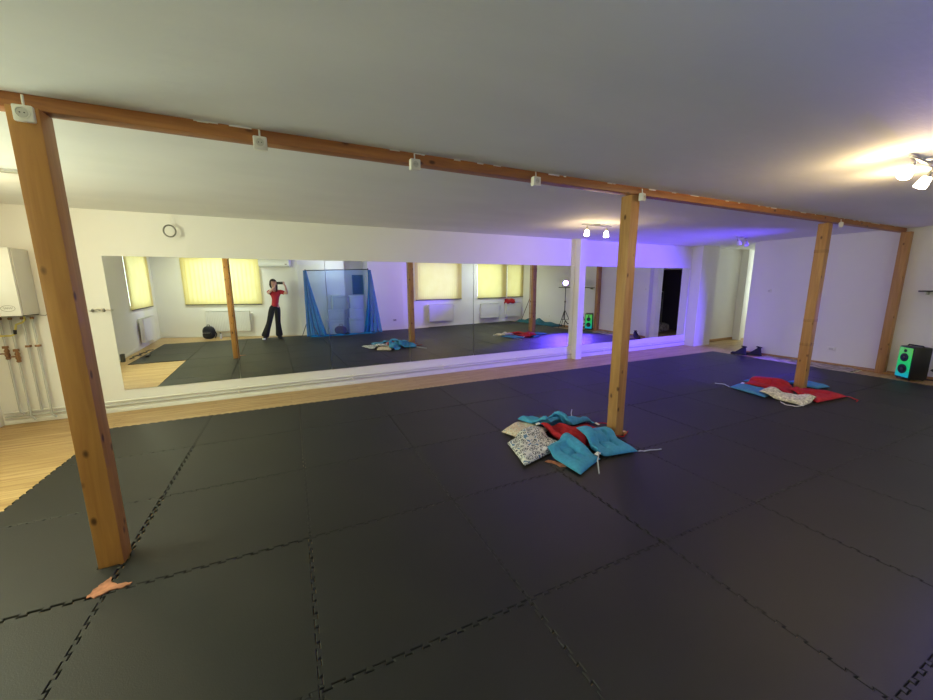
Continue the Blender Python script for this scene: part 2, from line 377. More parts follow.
# skirting
def skirt(name, mt, s0, s1, h=0.07, t=0.015, m=M_SKIRT, lab=None):
    return struct(MB(mt).box((s0, 0, FL), (s1, t, FL+h), 0.003).build(name, m), lab)
I4 = Matrix()
struct(MB().box((-3.05, YM-0.014, FL), (5.585, YM, FL+0.05), 0.003).box((5.735, YM-0.014, FL), (9.42, YM, FL+0.05), 0.003).build('baseboard_front', M_PIPEW), 'low white skirting under the mirrors')
struct(MB().box((10.08, YM-0.014, FL), (11.6, YM, FL+0.07), 0.003).build('baseboard_passage', M_SKIRT), 'brown skirting in the passage')
skirt('baseboard_back_left', mtL, 0.1, 4.2, m=M_WALL, lab='white skirting under the widest blind')
skirt('baseboard_back_right', mtR, 0.05, 5.6, m=M_WALL, lab='white skirting under the three blinds')
skirt('baseboard_left', mtW, 3.0, 8.4, m=M_WALL, lab='white skirting of the left wall')
struct(MB().box((XR-0.014, -1.3, FL), (XR, 2.46, FL+0.05), 0.003).box((XR-0.014, 2.62, FL), (XR, 4.75, FL+0.05), 0.003).build('baseboard_right', M_SKIRT), 'thin wooden skirting of the right wall')

# ------------------------------------------------------------------ windows, daylight, blinds
def window(idx, mt, s0, s1, lab, pw=None, col=None):
    fr = MB(mt); t = 0.05
    for a, b in ((s0, s0+t), (s1-t, s1), ((s0+s1)/2-t/2, (s0+s1)/2+t/2)): fr.box((a, -0.20, WZ0), (b, -0.14, WZ1))
    fr.box((s0, -0.20, WZ0), (s1, -0.14, WZ0+t)); fr.box((s0, -0.20, WZ1-t), (s1, -0.14, WZ1))
    f = struct(fr.build('window_%d' % idx, M_FRAME), lab)
    MB(mt).box((s0+t, -0.172, WZ0+t), (s1-t, -0.168, WZ1-t)).build('pane', M_PANE, f)
    c = mt @ Vector(((s0+s1)/2, -0.13, (WZ0+WZ1)/2)); d = (mt.to_3x3() @ Vector((0, 1, 0)))
    W_, H_ = s1-s0, WZ1-WZ0
    lamp('daylight_%d' % idx, 'AREA', c, (pw or DAYW)*W_*H_, col or DAY, d, shape='RECTANGLE', size=W_*0.96, size_y=H_*0.96)
window(1, mtL, *w1, 'window behind the wide yellow blind')
window(2, mtW, *w2, 'window behind the yellow blind on the left wall')
window(3, mtR, *w3, 'window behind the yellow blind next to the tulle')
window(4, mtR, *w4, 'window behind the yellow blind nearer the corner')
window(6, mtW, *w6, 'added unseen bare window in the left wall that lights the boiler side', 43, (0.90, 1.0, 0.70))  # out of view, added to brighten the room from the left
window(5, mtR, *w5, 'window behind the corner blind')

def added_roof_window(idx, x, y, w_, d_, lab, pw):  # unseen roof windows added to brighten the back of the room
    fr = MB(); z0 = H-0.012
    for a, b in (((x-w_/2-0.05, y-d_/2-0.05), (x+w_/2+0.05, y-d_/2)), ((x-w_/2-0.05, y+d_/2), (x+w_/2+0.05, y+d_/2+0.05)), ((x-w_/2-0.05, y-d_/2), (x-w_/2, y+d_/2)), ((x+w_/2, y-d_/2), (x+w_/2+0.05, y+d_/2))):
        fr.box((a[0], a[1], z0-0.02), (b[0], b[1], H))
    f = struct(fr.build('window_%d' % idx, M_FRAME), lab)
    MB().box((x-w_/2, y-d_/2, H-0.006), (x+w_/2, y+d_/2, H-0.003)).build('pane', M_PANE, f)
    lamp('daylight_%d' % idx, 'AREA', (x, y, H-0.03), pw*w_*d_, (0.88, 1.0, 0.93), (0, -0.55, -1), shape='RECTANGLE', size=w_*0.9, size_y=d_*0.9)
added_roof_window(7, -1.9, -0.75, 1.1, 0.7, 'added unseen roof window over the back left corner', 64)
added_roof_window(8, 1.6, -0.15, 1.1, 0.6, 'added unseen roof window over the tulle', 20)
added_roof_window(9, 7.4, 0.05, 1.1, 0.7, 'added unseen roof window over the back right corner', 56)
def blind(mt, s0, s1, z0, pitch, label, z1=2.46):
    t = thing('vertical_blind', label, 'blind', group='yellow vertical blinds'); t.matrix_world = mt @ Matrix.Translation(((s0+s1)/2, 0, 0))
    L = s1-s0
    MB().box((-L/2, 0.02, z1-0.035), (L/2, 0.075, z1), 0.004).build('headrail', M_WHITE, t)
    sl = MB(); n = max(2, int(round(L/pitch))); p = L/n
    for k in range(n):
        c = -L/2+(k+0.5)*p; a = 0.10; hw = p*0.60
        dx, dy = hw*math.cos(a), hw*math.sin(a)
        def f(u, v, c=c, dx=dx, dy=dy):
            q = (u-0.5)*2; return (c+q*dx, 0.048+q*dy+0.004*(1-q*q), z0+0.01+(z1-0.04-z0)*v)
        sl.grid(f, 3, 1)
    sl.build('slats', M_BLIND, t, autosmooth=False)
    MB().box((-L/2, 0.040, z0-0.008), (L/2, 0.056, z0+0.018), 0.003).build('bottom_weight', M_DGREY, t)
    MB().tube([(L/2+0.015, 0.05, z1-0.05), (L/2+0.015, 0.05, 1.25)], 0.003, 6).build('pull_cord', M_WHITE, t)
blind(mtL, w1[0]-0.08, w1[1]+0.06, 1.0, 0.127, 'widest yellow vertical blind, reflected left of the photographer')
blind(mtW, w2[0]-0.10, w2[1]+0.22, 1.0, 0.127, 'yellow vertical blind on the left wall above the small radiator')
blind(mtR, w3[0]-0.10, w3[1]+0.22, 1.02, 0.089, 'yellow vertical blind reflected just right of the tulle and a post')
blind(mtR, w4[0]+0.0, w4[1]+0.25, 1.02, 0.089, 'yellow vertical blind between the single one and the corner blind')
blind(mtR, w5[0]-0.02, w5[1]+0.18, 1.04, 0.089, 'narrow yellow vertical blind nearest the far corner')

# ------------------------------------------------------------------ ceiling beam and posts
bt = thing('ceiling_beam', 'long orange stained timber beam running under the ceiling over the posts', 'beam', (3.1, 2.665, 0), -0.0105)
bm_ = MB().box((-6.38, -0.045, 2.432), (6.5, 0.04, H), 0.004)
bm_.build('timber', M_BEAM, bt)
bp_ = MB()
for i in range(34):
    x = random.uniform(-3.9, 6.0); bp_.box((x, -0.0475, H-0.006-random.random()*0.006), (x+random.uniform(0.02, 0.14), -0.0448, H))
bp_.build('plaster_smears', M_CEIL, bt)
def beam_y(x): return 2.665-0.0105*(x-3.1)
POSTS = []
def post(x0, x1, y0, y1, m, label, chips=False):
    t = thing('wooden_post', label, 'post', ((x0+x1)/2, (y0+y1)/2, 0)); hx, hy = (x1-x0)/2, (y1-y0)/2
    MB().box((-hx, -hy, FL), (hx, hy, 2.430), 0.004).build('timber', m, t)
    POSTS.append((x0, x1, y0, y1)); return t
p1 = post(-1.075, -0.960, 2.62, 2.745, M_POST, 'orange square wooden post nearest the camera at the left')
p2 = post(3.05, 3.165, 2.63, 2.75, M_POST2, 'square pine post standing beside the larger cushion pile')
MB().box((0.055, -0.075, 0.0), (0.10, -0.035, 0.035), 0.003).build('base_block', M_POST2, p2)
p3 = post(7.0, 7.125, 2.62, 2.74, M_POST2, 'square pine post rising from the red and blue cushions at right')
_db = wood('dark_knot_band', (0.50, 0.28, 0.09), (0.30, 0.14, 0.045))
for z in (0.66, 1.02, 2.02): MB().box((-0.0632, -0.0605, z), (0.0632, 0.0605, z+0.045), 0.0004).build('dark_band', _db, p3)
p4 = post(XR-0.13, XR-0.001, 2.47, 2.585, M_POST2, 'wooden post fixed against the right wall beside the speaker')
MB().box((-0.03, -0.35, FL+0.0), (0.045, 0.35, 0.022), 0.003).build('foot_board', M_POST2, p4)

def socket(loc, rz, label, cable=0.09, tilt=0.0):
    t = thing('wall_socket', label, 'socket', loc, rz, 'white surface sockets along the beam'); t.scale = (0.86, 0.86, 0.86)
    MB().box((-0.042, -0.05, -0.042), (0.042, 0, 0.042), 0.008).build('body', M_WHITE, t)
    f = MB().lathe([(0.032, 0), (0.032, 0.003), (0.026, 0.004), (0.024, -0.0)], (0, -0.051, 0), (0, -1, 0), 20).build('face_ring', M_WHITE, t)
    MB().lathe([(0.023, 0), (0.023, 0.0025)], (0, -0.0505, 0), (0, -1, 0), 16).build('recess', M_ENAMEL2, t)
    MB().lathe([(0.003, 0), (0.003, 0.004)], (-0.009, -0.0515, 0), (0, -1, 0), 8).lathe([(0.003, 0), (0.003, 0.004)], (0.009, -0.0515, 0), (0, -1, 0), 8).build('pin_holes', M_BLACK, t)
    MB().tube([(0.0, -0.025, 0.04), (0.0, -0.02, 0.04+cable)], 0.006, 8).build('cable', M_WHITE, t)
    return t
socket((-1.01, beam_y(-1)-0.053-0.012, 2.395), 0.0, 'white double pole socket at the top of the nearest left post', 0.06)
for x, lb in ((-0.04, 'white socket on the beam, first one right of the nearest post'), (0.90, 'white socket hanging under the middle of the first beam span'), (1.92, 'white socket on the beam closest to the cushion pile post')):
    socket((x, beam_y(x)-0.046, 2.415), 0.0, lb, 0.05)
socket((3.14, beam_y(3.1)-0.052, 2.405), 0.35, 'white socket at the top of the post by the larger cushion pile', 0.05)
socket((7.16, beam_y(7.1)-0.05, 2.40), 0.5, 'white socket at the top of the post in the far pile', 0.05)

# ------------------------------------------------------------------ mirrors
def mirror(x0, x1, th, label, z0=0.272, z1=1.962):
    c = (x0+x1)/2; L = (x1-x0)-0.004; off = abs(math.tan(math.radians(th)))*L/2
    t = thing('mirror_panel', label, 'mirror', (c, YM-0.008-off, 0), math.radians(th), 'mirror panels along the front wall')
    MB().box((-L/2, -0.005, z0), (L/2, 0, z1)).build('silvered_glass', M_MIRROR, t)
    MB().box((-L/2+0.002, 0.0005, z0+0.002), (L/2-0.002, 0.006, z1-0.002)).build('backing_board', M_DGREY, t)
names = ['leftmost tall mirror panel, reflecting the left window and radiator', 'mirror panel reflecting the photographer and the wide blind', 'mirror panel reflecting the blue tulle backdrop',
         'mirror panel reflecting the single yellow blind and radiator', 'mirror panel reflecting the two blinds next to the corner', 'mirror panel reflecting the purple stage lamp']
xs = [-1.93, -0.63, 0.62, 1.92, 3.16, 4.44, 5.56]; ths = [0, 0, 0.45, 0.3, 0.3, 0.05]
for i in range(6): mirror(xs[i], xs[i+1], ths[i], names[i])
mirror(5.76, 6.14, -2.7, 'narrow mirror strip reflecting the green speaker'); mirror(6.14, 7.75, -1.5, 'mirror panel partly hidden behind the middle post'); mirror(7.75, 9.36, -0.35, 'rightmost mirror panel, reflecting the dark doorway')

# ------------------------------------------------------------------ foam mats
ROT = -0.0205; OX, OY = -2.023, 5.367; NT = 12; TH = 0.016
def wave_pts():
    """one edge, s 0..1, offsets of interlocking dovetail teeth"""
    pts = []; p = 1.0/NT
    for k in range(NT):
        s = k*p; pts += [(s+p*0.22, 0), (s+p*0.16, TH), (s+p*0.62, TH), (s+p*0.56, 0)]
    return pts
WV = wave_pts()
def tile_outline():
    o = [(0.0, 0.0)]
    o += [(s, -d) for s, d in WV]; o.append((1.0, 0.0))          # near edge (bulges outwards)
    o += [(1+d, s) for s, d in WV]; o.append((1.0, 1.0))
    o += [(s, 1-d) for s, d in reversed(WV)]; o.append((0.0, 1.0))  # matches the near edge of the tile behind
    o += [(d, s) for s, d in reversed(WV)]
    return o
def offset(poly, g):
    n = len(poly); out = []
    for i in range(n):
        p0, p1, p2 = Vector(poly[i-1]), Vector(poly[i]), Vector(poly[(i+1) % n])
        a = (p1-p0).normalized(); b = (p2-p1).normalized()
        na, nb = Vector((-a.y, a.x)), Vector((-b.y, b.x)); m = na+nb
        if m.length < 1e-6: m = na
        m.normalize(); k = g/max(0.35, m.dot(na)); out.append((p1.x+m.x*k, p1.y+m.y*k))
    return out
OUT = tile_outline()
def clip(poly, p, nrm):
    out = []; n = len(poly)
    for i in range(n):
        a, b = Vector(poly[i]), Vector(poly[(i+1) % n]); da, db = (a-p).dot(nrm), (b-p).dot(nrm)
        if da >= 0: out.append((a.x, a.y))
        if (da >= 0) != (db >= 0): q = a+(b-a)*(da/(da-db)); out.append((q.x, q.y))
    return out
def area(p): return 0.5*sum(p[i][0]*p[(i+1) % len(p)][1]-p[(i+1) % len(p)][0]*p[i][1] for i in range(len(p))) if len(p) > 2 else 0
def mat_mesh(poly, name='foam_mat'):
    a = offset(poly, 0.0013); b = offset(poly, 0.0040); n = len(a); m = MB()
    vs = [(x, y, FL+0.0004) for x, y in a]+[(x, y, -0.003) for x, y in a]+[(x, y, 0.0) for x, y in b]
    fs = [tuple(range(n))[::-1], tuple(range(2*n, 3*n))]
    for L0 in (0, n): fs += [(L0+i, L0+(i+1) % n, L0+n+(i+1) % n, L0+n+i) for i in range(n)]
    m._add(vs, fs); return m
ORD = ['first', 'second', 'third', 'fourth', 'fifth', 'sixth', 'seventh', 'eighth', 'ninth', 'tenth', 'eleventh', 'twelfth']
SHIFT = {(0, 1): (-0.003, 0.0, 0.001), (0, 2): (-0.006, 0.003, 0.002), (1, 3): (0.0, -0.004, 0.0), (0, 3): (-0.003, -0.005, -0.003), (1, 2): (0.004, 0.0, 0.0), (4, 3): (0.004, -0.004, 0), (2, 4): (0, -0.004, 0)}
base_mesh = None
PI_ = POSTS[:3]
for r in range(7):
    c0 = -1 if r >= 3 else 0; k = 0
    for c in range(c0, 11):
        lab_c = ORD[k]; k += 1
        ox, oy = OX+c, OY-r-1
        sh = SHIFT.get((c, r), (random.uniform(-1, 1)*0.0008, random.uniform(-1, 1)*0.0008, random.uniform(-1, 1)*0.0006))
        mt = Matrix.Rotation(ROT, 4, 'Z') @ Matrix.Translation((ox+sh[0], oy+sh[1], 0)) @ Matrix.Rotation(sh[2], 4, 'Z')
        label = 'black puzzle foam mat, %s row from the mirrors, %s from the left in it' % (ORD[r], lab_c)
        poly = OUT; inv = mt.inverted(); custom = False
        if r >= 5:
            for A, B in ((BL0, BL1), (BL1, BM1), (BM1, BR1)):
                mx = (mt @ Vector((0.5, 0.5, 0))).x
                if not (A[0]-0.6 <= mx <= B[0]+0.6): continue
                pa = inv @ Vector((A[0], A[1], 0)); pb = inv @ Vector((B[0], B[1], 0)); d = (pb-pa).xy.normalized(); nrm = Vector((-d.y, d.x))
                if any((Vector(q)-pa.xy).dot(nrm) < 0.02 for q in poly):
                    poly = clip(poly, pa.xy+nrm*0.02, nrm); custom = True
            if r == 6 and (c < 4 or area(poly) < 0.12 or len(poly) < 8): k -= 1; continue
        holes = [q for q in PI_ if q[0]-0.05 < (mt @ Vector((1, 1, 0))).x+0.03 and q[1]+0.05 > (mt @ Vector((0, 0, 0))).x-0.03 and q[2]-0.03 < (mt @ Vector((0, 1, 0))).y+0.03 and q[3]+0.03 > (mt @ Vector((0, 0, 0))).y-0.03]
        if custom or holes or base_mesh is None:
            ob = mat_mesh(poly).build('foam_mat', M_MAT, autosmooth=False)
            if not custom and not holes: base_mesh = ob.data
        else:
            ob = bpy.data.objects.new('foam_mat', base_mesh); C.objects.link(ob)
        if holes:
            cut = MB(inv)
            for q in holes: g = 0.006; cut.box((q[0]-g, q[2]-g, -0.1), (q[1]+g, q[3]+g, 0.1))
            co_ = cut.build('cutter', M_MAT)
            md = ob.modifiers.new('b', 'BOOLEAN'); md.operation = 'DIFFERENCE'; md.object = co_; md.solver = 'EXACT'
            bpy.context.view_layer.update()
            me = bpy.data.meshes.new_from_object(ob.evaluated_get(bpy.context.evaluated_depsgraph_get()))
            ob.modifiers.clear(); ob.data = me; bpy.data.objects.remove(co_)
        ob.matrix_world = mt
        tag(ob, label, 'mat', 'interlocking black foam mats')
# torn scraps of foam by the posts
def scrap(pts, label, z0=0.0, h=0.006):
    m = MB(); jag = []
    for a, b in zip(pts, pts[1:]+pts[:1]):
        for k in range(4): jag.append((a[0]+(b[0]-a[0])*k/4+random.uniform(-1, 1)*0.006, a[1]+(b[1]-a[1])*k/4+random.uniform(-1, 1)*0.006))
    pts = jag; n = len(pts)
    m.prism(pts, z0+0.0005, z0+h); tag(m.build('foam_scrap', M_FOAMO), label, 'scrap')
scrap([(-1.045, 2.375), (-1.00, 2.36), (-0.955, 2.385), (-0.90, 2.375), (-0.86, 2.40), (-0.93, 2.425), (-0.965, 2.45), (-0.985, 2.50), (-1.012, 2.46), (-1.03, 2.42)], 'torn orange foam scrap lying in front of the nearest post')
scrap([(2.02, 2.50), (2.08, 2.44), (2.09, 2.36), (2.14, 2.34), (2.15, 2.39), (2.12, 2.45), (2.07, 2.52)], 'small orange scrap in front of the turquoise cushion')

# ------------------------------------------------------------------ cushions
HM = {}; CELL = 0.02
def hget(x, y, rad=2):
    i, j = int(round(x/CELL)), int(round(y/CELL)); return max(HM.get((i+a, j+b), 0.0) for a in range(-rad, rad+1) for b in range(-rad, rad+1))
def cushion(corners, m, label, group, thick=0.042, tufts=True, ties=(), care=None, wr=0.0, tape=None, seed=0):
    rnd = random.Random(seed); P = [Vector((x, y, 0)) for x, y in corners]; N = 32
    cen = sum(P, Vector())/4
    t = thing('seat_cushion', label, 'cushion', (cen.x, cen.y, 0), 0, group)
    ph = [rnd.uniform(0, 6) for _ in range(6)]
    def base(u, v):
        q = (P[0]*(1-u)+P[1]*u)*(1-v)+(P[3]*(1-u)+P[2]*u)*v
        # edges pulled in a little between the corners
        e = 0.018; q = q+(cen-q)*(e*4*(u*(1-u) if min(v, 1-v) < 0.5 else 0)*(1-4*v*(1-v)))+(cen-q)*(e*4*v*(1-v)*(1-4*u*(1-u)))
        return q
    zb = {}
    for j in range(N+1):
        for i in range(N+1):
            q = base(i/N, j/N); zb[i, j] = hget(q.x, q.y)
    orig = dict(zb)
    for it in range(10):
        nz = {}
        for j in range(N+1):
            for i in range(N+1):
                s = [zb[a, b] for a, b in ((i-1, j), (i+1, j), (i, j-1), (i, j+1)) if (a, b) in zb]
                nz[i, j] = max(orig[i, j], (sum(s)/len(s)+zb[i, j])/2)
        zb = nz
    def prof(u, v):
        a = (1-abs(2*u-1)**5)*(1-abs(2*v-1)**5); h = thick*(a**0.55 if a > 0 else 0)
        if tufts:
            for c in (0.35, 0.65):
                if 0.2 < v < 0.8: h -= thick*0.62*math.exp(-((u-c)/0.035)**2)
            if 0.33 < u < 0.67: h -= thick*0.62*math.exp(-((v-0.5)/0.035)**2)
        h += wr*math.sin(7*u+ph[0])*math.sin(5*v+ph[1])*a + wr*0.6*math.sin(13*u+9*v+ph[2])*a
        return max(h, 0.0)
    mb = MB(Matrix.Translation((-cen.x, -cen.y, 0)))
    vt, vb = [], []
    for j in range(N+1):
        for i in range(N+1):
            q = base(i/N, j/N); z = zb[i, j]+0.004; h = prof(i/N, j/N)
            vt.append((q.x, q.y, z+0.012+h)); vb.append((q.x, q.y, z+0.012-min(0.010, h*0.3)))
            HM[int(round(q.x/CELL)), int(round(q.y/CELL))] = max(HM.get((int(round(q.x/CELL)), int(round(q.y/CELL))), 0), z+0.016+h)
    nn = (N+1)**2; fs = []
    for j in range(N):
        for i in range(N):
            a = j*(N+1)+i; fs.append((a, a+1, a+N+2, a+N+1)); fs.append((nn+a, nn+a+N+1, nn+a+N+2, nn+a+1))
    mb._add(vt+vb, fs, True); mb.build('cover', m, t, autosmooth=False)
    zc = lambda i, j: zb[i, j]+0.018
    for k, end in ties:      # k = corner index, end = list of xy
        ij = ((0, 0), (N, 0), (N, N), (0, N))[k]; z = zc(*ij)
        st = P[k]-cen; pts = [(st.x, st.y, z)]
        for q, (ex, ey) in enumerate(end):
            pts.append((ex-cen.x, ey-cen.y, max(0.006, hget(ex, ey, 1)+0.006)))
        mb2 = MB(); sm = []
        for a, b in zip(pts, pts[1:]):
            for s in range(4): sm.append(Vector(a).lerp(Vector(b), s/4)+Vector((0, 0, 0.003*math.sin(s*1.57))))
        sm.append(Vector(pts[-1])); mb2.tube(sm, 0.006, 6).build('tie', tape or m, t)
    if care is not None:
        i, j = {0: (0, 0), 1: (N, 0), 2: (N, N), 3: (0, N)}[care[0]]; q = base(i/N, j/N)-cen; z = zc(i, j)
        ax, ay = care[1]; m3 = MB(Matrix.Translation((q.x, q.y, z+0.002)) @ Matrix.Rotation(math.atan2(ay, ax), 4, 'Z') @ Matrix.Rotation(0.25, 4, 'Y'))
        m3.box((0, -0.02, 0), (0.05, 0.02, 0.0015)).build('care_label', M_LABEL, t, 'white fabric label')
    return t
G2 = 'cushions around the middle post'; G3 = 'cushions around the far post'
cushion([(2.02, 3.25), (2.34, 3.42), (2.52, 3.06), (2.14, 2.88)], M_BEIGE, 'beige and rust printed cushion at the left tip of the larger pile', G2, wr=0.006, tufts=False, seed=1)
cushion([(1.92, 2.98), (2.36, 3.10), (2.40, 2.66), (1.80, 2.50)], M_BW, 'black and white ornamental printed cushion below the beige one', G2, wr=0.007, tufts=False, seed=2, thick=0.045)
cushion([(2.53, 2.96), (3.00, 3.02), (3.03, 2.62), (2.60, 2.55)], M_RED, 'red cushion pushed right up against the middle post', G2, wr=0.008, seed=3, ties=((2, [(3.12, 2.58), (3.28, 2.66)]), (1, [(3.18, 2.98), (3.30, 2.90)])))
cushion([(2.36, 3.02), (2.62, 3.06), (2.70, 2.62), (2.42, 2.45)], M_RED, 'crumpled red cushion in the centre of the larger pile', G2, wr=0.012, seed=4, care=(0, (-1, 0.3)))
cushion([(2.30, 3.36), (2.52, 3.46), (2.72, 3.04), (2.40, 2.98)], M_TEAL, 'narrow folded turquoise cushion along the back of the larger pile', G2, wr=0.010, seed=5, tufts=False)
cushion([(2.60, 3.20), (3.02, 3.26), (3.12, 2.98), (2.66, 2.90)], M_TEAL, 'turquoise cushion behind the red ones, furthest back in the pile', G2, wr=0.004, seed=6, care=(2, (0.3, -1)), ties=((1, [(3.12, 3.38), (3.22, 3.48)]),), tape=M_TAPE)
cushion([(2.12, 2.61), (2.46, 2.72), (2.50, 2.30), (2.13, 2.16)], M_TEAL, 'turquoise tufted cushion at the front of the larger pile', G2, wr=0.002, seed=7, care=(0, (-1, -0.4)), thick=0.045)
cushion([(2.60, 2.74), (3.01, 2.72), (2.94, 2.25), (2.50, 2.32)], M_TEAL, 'turquoise tufted cushion right in front of the middle post', G2, wr=0.004, seed=8, care=(3, (-1, -0.2)), thick=0.045, ties=((2, [(3.04, 2.24), (3.20, 2.20)]), (3, [(2.40, 2.24), (2.30, 2.12)])), tape=M_TAPE)
# far pile
cushion([(6.08, 3.16), (6.42, 3.20), (6.42, 2.68), (5.95, 2.62)], M_TEAL2, 'blue cushion at the left end of the far pile', G3, thick=0.035, tufts=False, wr=0.004, seed=9, ties=((0, [(6.22, 3.30), (6.16, 3.42)]),), tape=M_TAPE)
cushion([(6.68, 3.28), (6.97, 3.22), (6.97, 2.82), (6.74, 2.80)], M_TEAL2, 'blue cushion showing just behind and left of the far post', G3, thick=0.04, wr=0.004, seed=10)
cushion([(7.16, 2.92), (7.52, 2.84), (7.44, 2.46), (7.15, 2.50)], M_TEAL2, 'blue cushion on the right of the far post', G3, thick=0.04, wr=0.004, seed=11, ties=((1, [(7.58, 2.74), (7.62, 2.6)]),))
cushion([(6.46, 3.16), (6.84, 3.20), (6.97, 2.74), (6.42, 2.48)], M_RED, 'larger red cushion left of the far post', G3, thick=0.05, wr=0.008, seed=12, care=(0, (-1, 0)))
cushion([(6.50, 2.58), (6.99, 2.60), (7.02, 2.12), (6.30, 2.18)], M_RED, 'pointed red cushion in front of the far post', G3, thick=0.05, wr=0.010, seed=13, ties=((2, [(6.98, 2.0), (6.86, 1.98)]),))
cushion([(6.02, 2.74), (6.36, 2.76), (6.36, 2.22), (5.98, 2.20)], M_CREAM, 'cream patterned cushion at the front of the far pile', G3, thick=0.05, wr=0.008, tufts=False, seed=14, ties=((3, [(5.90, 2.26), (5.88, 2.36), (5.96, 2.44)]),), tape=M_LABEL)

# ------------------------------------------------------------------ boiler and pipes
bo = thing('gas_boiler', 'white wall hung gas boiler left of the nearest post', 'boiler', (-2.77, YM, 1.28))
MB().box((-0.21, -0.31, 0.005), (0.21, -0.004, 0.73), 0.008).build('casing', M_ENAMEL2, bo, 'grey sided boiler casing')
MB().box((-0.205, -0.345, 0.0), (0.205, -0.312, 0.735), 0.012).build('front_panel', M_ENAMEL, bo)
ov = MB(); ov.tube([(0.11+0.055*math.cos(a)*1.0, -0.3465, 0.085+0.032*math.sin(a)) for a in [2*PI*k/32 for k in range(32)]], 0.0016, 6, closed=True)
ob_ = ov.build('oval_badge', M_GREY, bo, 'grey oval badge outline')
sc_ = MB(); sc_.tube([(0.075+0.07*k/24, -0.347, 0.088+0.010*math.sin(k*1.1)) for k in range(25)], 0.0014, 6); sc_.build('badge_script', M_GREY, ob_)
MB().box((-0.2, -0.33, -0.006), (0.2, -0.02, 0.0)).build('underside', M_DGREY, bo)
# vertical pipes: (x, ztop, zbottom)
def vpipe(x, y, zt, zb, label, foot=True, m=M_PIPE, r=0.011, valve=None, name='heating_pipe'):
    t = thing(name, label, 'pipe', (x, y, 0), 0, 'vertical pipes under the boiler')
    pts = [(0, 0, zt), (0, 0, zb+0.06), (0.006, -0.004, zb+0.04), (0.03, -0.008, zb+0.02), (0.035, -0.008, zb)] if foot else [(0, 0, zt), (0, 0, zb)]
    MB().tube(pts, r, 10).build('tube', m, t)
    MB().lathe([(0.015, 0), (0.018, 0.008), (0.018, 0.02), (0.013, 0.028)], (0, 0, zt-0.05)).build('coupling', M_BRASS, t)
    if valve:
        v = MB().lathe([(0.012, 0), (0.022, 0.01), (0.016, 0.03), (0.024, 0.05), (0.018, 0.08), (0.024, 0.10), (0.012, 0.13)], (0, 0, valve-0.13), (0, 0, 1), 12)
        v.tube([(0, 0, valve-0.06), (-0.01, -0.045, valve-0.055)], 0.009, 8)
        v = v.build('valve', M_BRASS, t, 'brown brass valve')
        MB().box((-0.035, -0.055, valve-0.062), (0.02, -0.045, valve-0.046), 0.003).build('handle', M_BRASS, v)
        MB().box((-0.02, -0.03, valve), (0.02, 0.012, valve+0.03), 0.004).build('bracket', M_BRASS, t)
    else: MB().box((-0.02, -0.018, 0.90), (0.02, 0.03, 0.925), 0.003).build('bracket', M_BRASS, t)
    return t
yp = YM-0.05
vpipe(-2.88, yp, 1.275, 0.10, 'leftmost grey pipe under the boiler with a brown valve', valve=0.90)
vpipe(-2.80, yp, 1.275, 0.03, 'second grey pipe under the boiler with a lower brown valve', valve=0.86)
vpipe(-2.70, yp, 1.275, 0.14, 'third grey pipe under the boiler, ending at the floor pipes', foot=False)
vpipe(-2.62, yp, 1.275, 0.03, 'rightmost grey pipe under the boiler with a white foot')
gp = thing('gas_pipe', 'yellow gas pipe bending left under the boiler', 'pipe', (-2.69, YM-0.06, 0))
MB().tube([(0.01, 0, 1.275), (0.015, 0, 1.22), (-0.01, -0.01, 1.19), (-0.06, -0.01, 1.17), (-0.07, -0.01, 1.13), (-0.085, -0.01, 1.06), (-0.12, -0.01, 1.045), (-0.45, -0.0, 1.05)], 0.010, 8).build('tube', M_YELLOW, gp)
MB().tube([(-0.078, -0.012, 1.11), (-0.082, -0.012, 1.06)], 0.015, 8).build('black_joint', M_BLACK, gp)
wi = MB()
wi.tube([(-2.60, YM-0.02, 1.275), (-2.52, YM-0.012, 1.26), (-2.46, YM-0.012, 1.30), (-2.42, YM-0.012, 1.33)], 0.004, 6)
tag(wi.build('thin_grey_cable', M_GREY), 'thin grey cable leaving the boiler to the right', 'cable')
def hpipe(x0, x1, y, z, label, r=0.011, m=M_PIPEW):
    t = thing('floor_pipe', label, 'pipe', (x0, y, z), 0, 'long pipes above the skirting')
    MB().tube([(0, 0, 0), (x1-x0, 0, 0)], r, 10).build('tube', m, t)
    n = int((x1-x0)/1.6)
    for k in range(n):
        x = 0.75+k*1.6
        if x < x1-x0: MB().box((x-0.008, -r-0.004, -r-0.006), (x+0.008, YM-y-0.001, r+0.006), 0.002).build('clip', M_WHITE, t)
    return t
hpipe(-3.02, 5.56, YM-0.03, 0.135, 'upper white heating pipe running under the left row of mirrors')
hpipe(-3.02, 5.56, YM-0.034, 0.085, 'lower white heating pipe just above the skirting', m=M_PIPE)
hpipe(5.75, 9.40, YM-0.03, 0.135, 'upper white heating pipe under the right row of mirrors')
hpipe(5.75, 9.40, YM-0.034, 0.085, 'lower pipe under the right row of mirrors', m=M_PIPE)
# small lamp fitting left of mirror
fx = thing('wall_hook', 'small steel double arm fitting on the wall left of the mirrors', 'fitting', (-2.03, YM, 1.305)); fx.scale = (1.15, 1.6, 1.6)
MB().box((-0.022, -0.012, -0.02), (0.022, 0, 0.02), 0.004).build('plate', M_WHITE, fx)
MB().tube([(-0.07, -0.03, -0.004), (0, -0.035, 0.012), (0.10, -0.03, -0.004)], 0.006, 8).tube([(0, -0.035, 0.012), (0, -0.01, 0.0)], 0.008, 8).build('arm', M_STEEL, fx)
for s in (-1, 1): MB().ball((0.045*s, -0.034, 0.0), 0.014).build('knob', M_GREY, fx)
